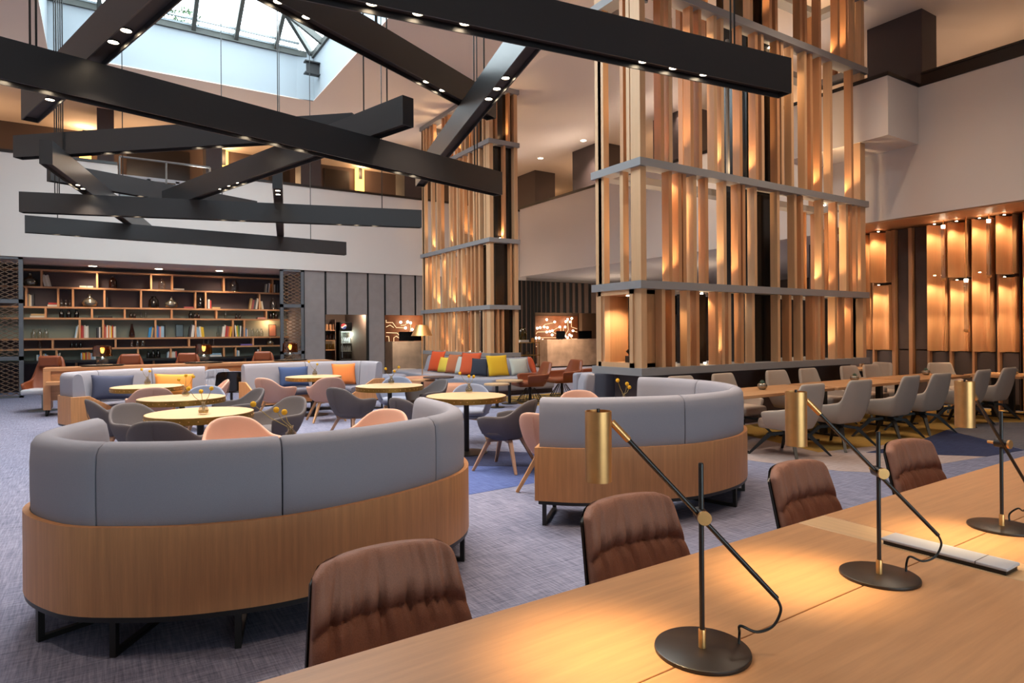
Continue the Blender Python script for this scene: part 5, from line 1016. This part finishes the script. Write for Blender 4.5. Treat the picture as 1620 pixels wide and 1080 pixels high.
light_wall('copper light wall with glowing bulbs beside the far tower', 609, 705, 499, 598, [(634, 509.5), (645, 509), (649.5, 510.5), (641.5, 518.5), (652, 521), (659.5, 521), (656.5, 525.5), (634, 532), (646, 534.5), (654.5, 533)], [[(611, 506), (611, 510), (621, 510), (627, 518), (641, 518.5)], [(611, 517), (617, 514), (623, 518)], [(611, 526), (628, 526.5), (634, 532)], [(611, 532), (615, 532), (616, 542), (618, 546)], [(623, 542), (623, 534), (627, 531.5), (637, 538.5)], [(645, 509), (641, 514), (634, 514.5)], [(650, 511), (649, 525), (655, 525)]], 'copper')
rb = [(865, 505.5), (877.5, 509), (898, 505), (904.5, 503.5), (895, 508.5), (902, 509), (850, 519), (854.5, 518), (861, 517), (866, 518), (885.5, 517), (894, 517), (865, 525), (870, 524), (874, 523), (906.5, 523), (873.5, 529.5), (883, 529), (894, 531.5), (901, 529.5), (904, 531), (898, 534), (848, 534.5), (853, 534.5), (858.5, 538), (863, 539.5), (854, 541.5), (902.5, 538.5)]
light_wall('copper light wall with many glowing bulbs above the beige counter', 846, 914, 500, 598, rb, [[(848, 528), (850, 525), (873, 524.5), (883, 529)], [(848, 534), (880, 534), (885, 529)], [(873, 524), (879, 520), (885, 517)], [(887, 518), (887, 525), (891, 525), (892, 518)], [(898, 506), (899, 522), (894, 530)], [(904, 504), (904, 517), (913, 520)], [(906, 523), (913, 525)], [(848, 548), (858, 548), (863, 540)], [(878, 510), (862, 513), (858, 517)], [(901, 530), (905, 536), (913, 536)]], 'copper')
x0 = oy(915, 500, YRW).x; struct(MB().box(x0, YRW - .3, 0, XE, YRW - .05, 2.62), 'wall_reception_side', 'taupe_dark')
for px in (630, 650, 870, 905, 925): p = oy(px, 500, YP + 1.2); light('SPOT', 'reception_light', (p.x, YP + 1.6, 2.58), 190, (1, .75, .5), target=(p.x, YK, .8), size=110, blend=.9, radius=.06)
# fridge nook
YFR = YN - .75; a, b = oy(537, 560, YFR).x, oy(564.5, 560, YFR).x; w = b - a; zt = oy(550, 509.5, YFR).z
t = thing('drinks_fridge', 'black glass door drinks fridge glowing in the nook', 'fridge', (a, YFR, 0)); hd = zt - .32
m = MB(); m.box(0, 0, .05, .06, .7, zt); m.box(w - .06, 0, .05, w, .7, zt); m.box(0, .64, .05, w, .7, zt); m.box(0, 0, .05, w, .7, .3); m.box(0, 0, hd, w, .7, zt); m.build('cabinet', 'black', t)
MB().box(.02, -.02, hd + .02, w - .02, 0, zt - .02).build('header_sign', 'screen', t)
c = Vector((w * .24, -.03, hd + .17)); R = .105
def sector(lo_, hi, mt, nm):
    pts = []; n = 14; xs = [-R + 2 * R * k / n for k in range(n + 1)]
    up = [min(hi(x), math.sqrt(max(0, R * R - x * x))) for x in xs]; dn = [max(lo_(x), -math.sqrt(max(0, R * R - x * x))) for x in xs]
    f = [(c.x + x, c.z + max(u, d)) for x, u, d in zip(xs, up, dn)] + [(c.x + x, c.z + min(u, d)) for x, u, d in reversed(list(zip(xs, up, dn)))]
    m = MB(); m.add([(x, c.y, z) for x, z in f] + [(x, c.y + .008, z) for x, z in f], [tuple(range(len(f))), tuple(range(2 * len(f) - 1, len(f) - 1, -1))]); m.build(nm, mt, [q for q in t.children if q.name.startswith('header_sign')][0])
wv = lambda x: .035 * math.sin(x / R * 2.4) + .02; wv2 = lambda x: .035 * math.sin(x / R * 2.4) - .03
M['logo_red'] = plain('logo_red', '#b5202a', .5); M['logo_blue'] = plain('logo_blue', '#23408f', .5)
sector(wv, lambda x: 9, 'logo_red', 'logo_red'); sector(wv2, wv, 'white', 'logo_white'); sector(lambda x: -9, wv2, 'logo_blue', 'logo_blue')
gd = MB().box(.06, -.015, .3, w - .06, -.005, hd).build('glass_door', 'clear', t); MB().tube([(.09, -.05, .7), (.09, -.05, 1.3)], .012, 6).build('handle', 'steel', gd); MB().box(.1, .05, hd - .05, w - .1, .1, hd - .02).build('tube_light', 'cold', t); MB().box(w - .1, .03, .35, w - .07, .06, hd - .05).build('side_light', 'cold', t)
light('POINT', 'fridge_light', (a + w / 2, YFR + .12, hd - .12), 45, (.85, 1, .88), radius=.1)
zsh = [.32, .62, .92, 1.22, 1.5]; zsh = [q for q in zsh if q < hd - .2]
for z in zsh: MB().box(.06, .02, z, w - .06, .62, z + .015).build('shelf', 'white', t)
for j, z in enumerate(zsh):
    for k in range(6):
        x = a + .13 + (w - .26) * k / 5; o = MB().lathe([(.034, 0), (.036, .01), (.036, .12), (.02, .17), (.016, .2), (0, .2)], 10, (x, YFR + .14, z + .017)).build('drink_bottle', ['olive', 'bottle', 'silver', 'silver', 'silver'][j], smooth=40)
        tag(o, '%s drink bottle from the wall side on the %s fridge shelf from below' % (ORD[k], ORD[j]), 'bottle', 'bottles in the fridge')
t = thing('coffee_shelf', 'narrow shelf unit with snacks beside the drinks fridge', 'shelf', (oy(516, 560, YFR).x, YFR + .1, 0)); ws = oy(533, 560, YFR).x - oy(516, 560, YFR).x
for z in (.6, 1.0, 1.35, 1.72): MB().box(0, 0, z - .03, ws, .5, z).build('shelf', 'oakx', t)
MB().box(ws - .03, 0, 0, ws, .5, 2.1).build('side_panel', 'taupe_dark', t); MB().box(0, .45, 0, ws, .5, 2.1).build('back_panel', 'umber', t)
for j, (z, mt) in enumerate(((1.0, 'olive'), (1.35, 'bottle'), (1.72, 'oak_red'))):
    for k in range(3): o = MB().lathe([(.05, 0), (.055, .12), (.05, .2), (0, .21)], 10, (oy(516, 560, YFR).x + .1 + k * .13, YFR + .25, z + .002)).build('snack_jar', mt, smooth=40); tag(o, '%s jar on the %s shelf beside the fridge' % (ORD[k], ['lower', 'middle', 'upper'][j]), 'jar', 'jars beside the fridge')
light('POINT', 'nook_light', (oy(545, 500, YFR).x, YP + 1.2, 2.3), 80, SOFT, radius=.15); light('POINT', 'nook_light', (oy(523, 545, YFR).x, YFR + .2, 1.3), 5, (1, .85, .5), radius=.08)
d = MB().box(oy(567, 530, YFR).x, YFR - .2, 0, oy(579, 530, YFR).x, YFR - .12, 2.25); struct(d, 'door_4', 'oak_inlay')
# ------------------------------------------------------------------ daylight
wd = bpy.data.worlds.new('sky'); S.world = wd; wd.use_nodes = True; bg = wd.node_tree.nodes['Background']; bg.inputs['Color'].default_value = (.86, .94, 1, 1); bg.inputs['Strength'].default_value = SKY
def portal(name, loc2, rot, sx, sy):
    l = bpy.data.lights.new(name, 'AREA'); l.shape = 'RECTANGLE'; l.size = sx; l.size_y = sy; l.cycles.is_portal = True
    o = bpy.data.objects.new(name, l); C.objects.link(o); o.location = loc2; o.rotation_euler = rot
portal('skylight_portal', ((SKX0 + SKX1) / 2, (SKY0 + SKY1) / 2, zs - .2), (0, 0, 0), SKX1 - SKX0, SKY1 - SKY0)
portal('unseen_window_portal', ((wx0 + wx1) / 2, YF + .02, (wz0 + wz1) / 2), (math.radians(90), 0, 0), wx1 - wx0, wz1 - wz0)
cy = S.cycles
cy.use_denoising = True; cy.max_bounces = 8; cy.diffuse_bounces = 4; cy.glossy_bounces = 3; cy.transparent_max_bounces = 12; cy.transmission_bounces = 4; cy.sample_clamp_indirect = 6; cy.caustics_reflective = False; cy.caustics_refractive = False
S.view_settings.exposure = EXPO
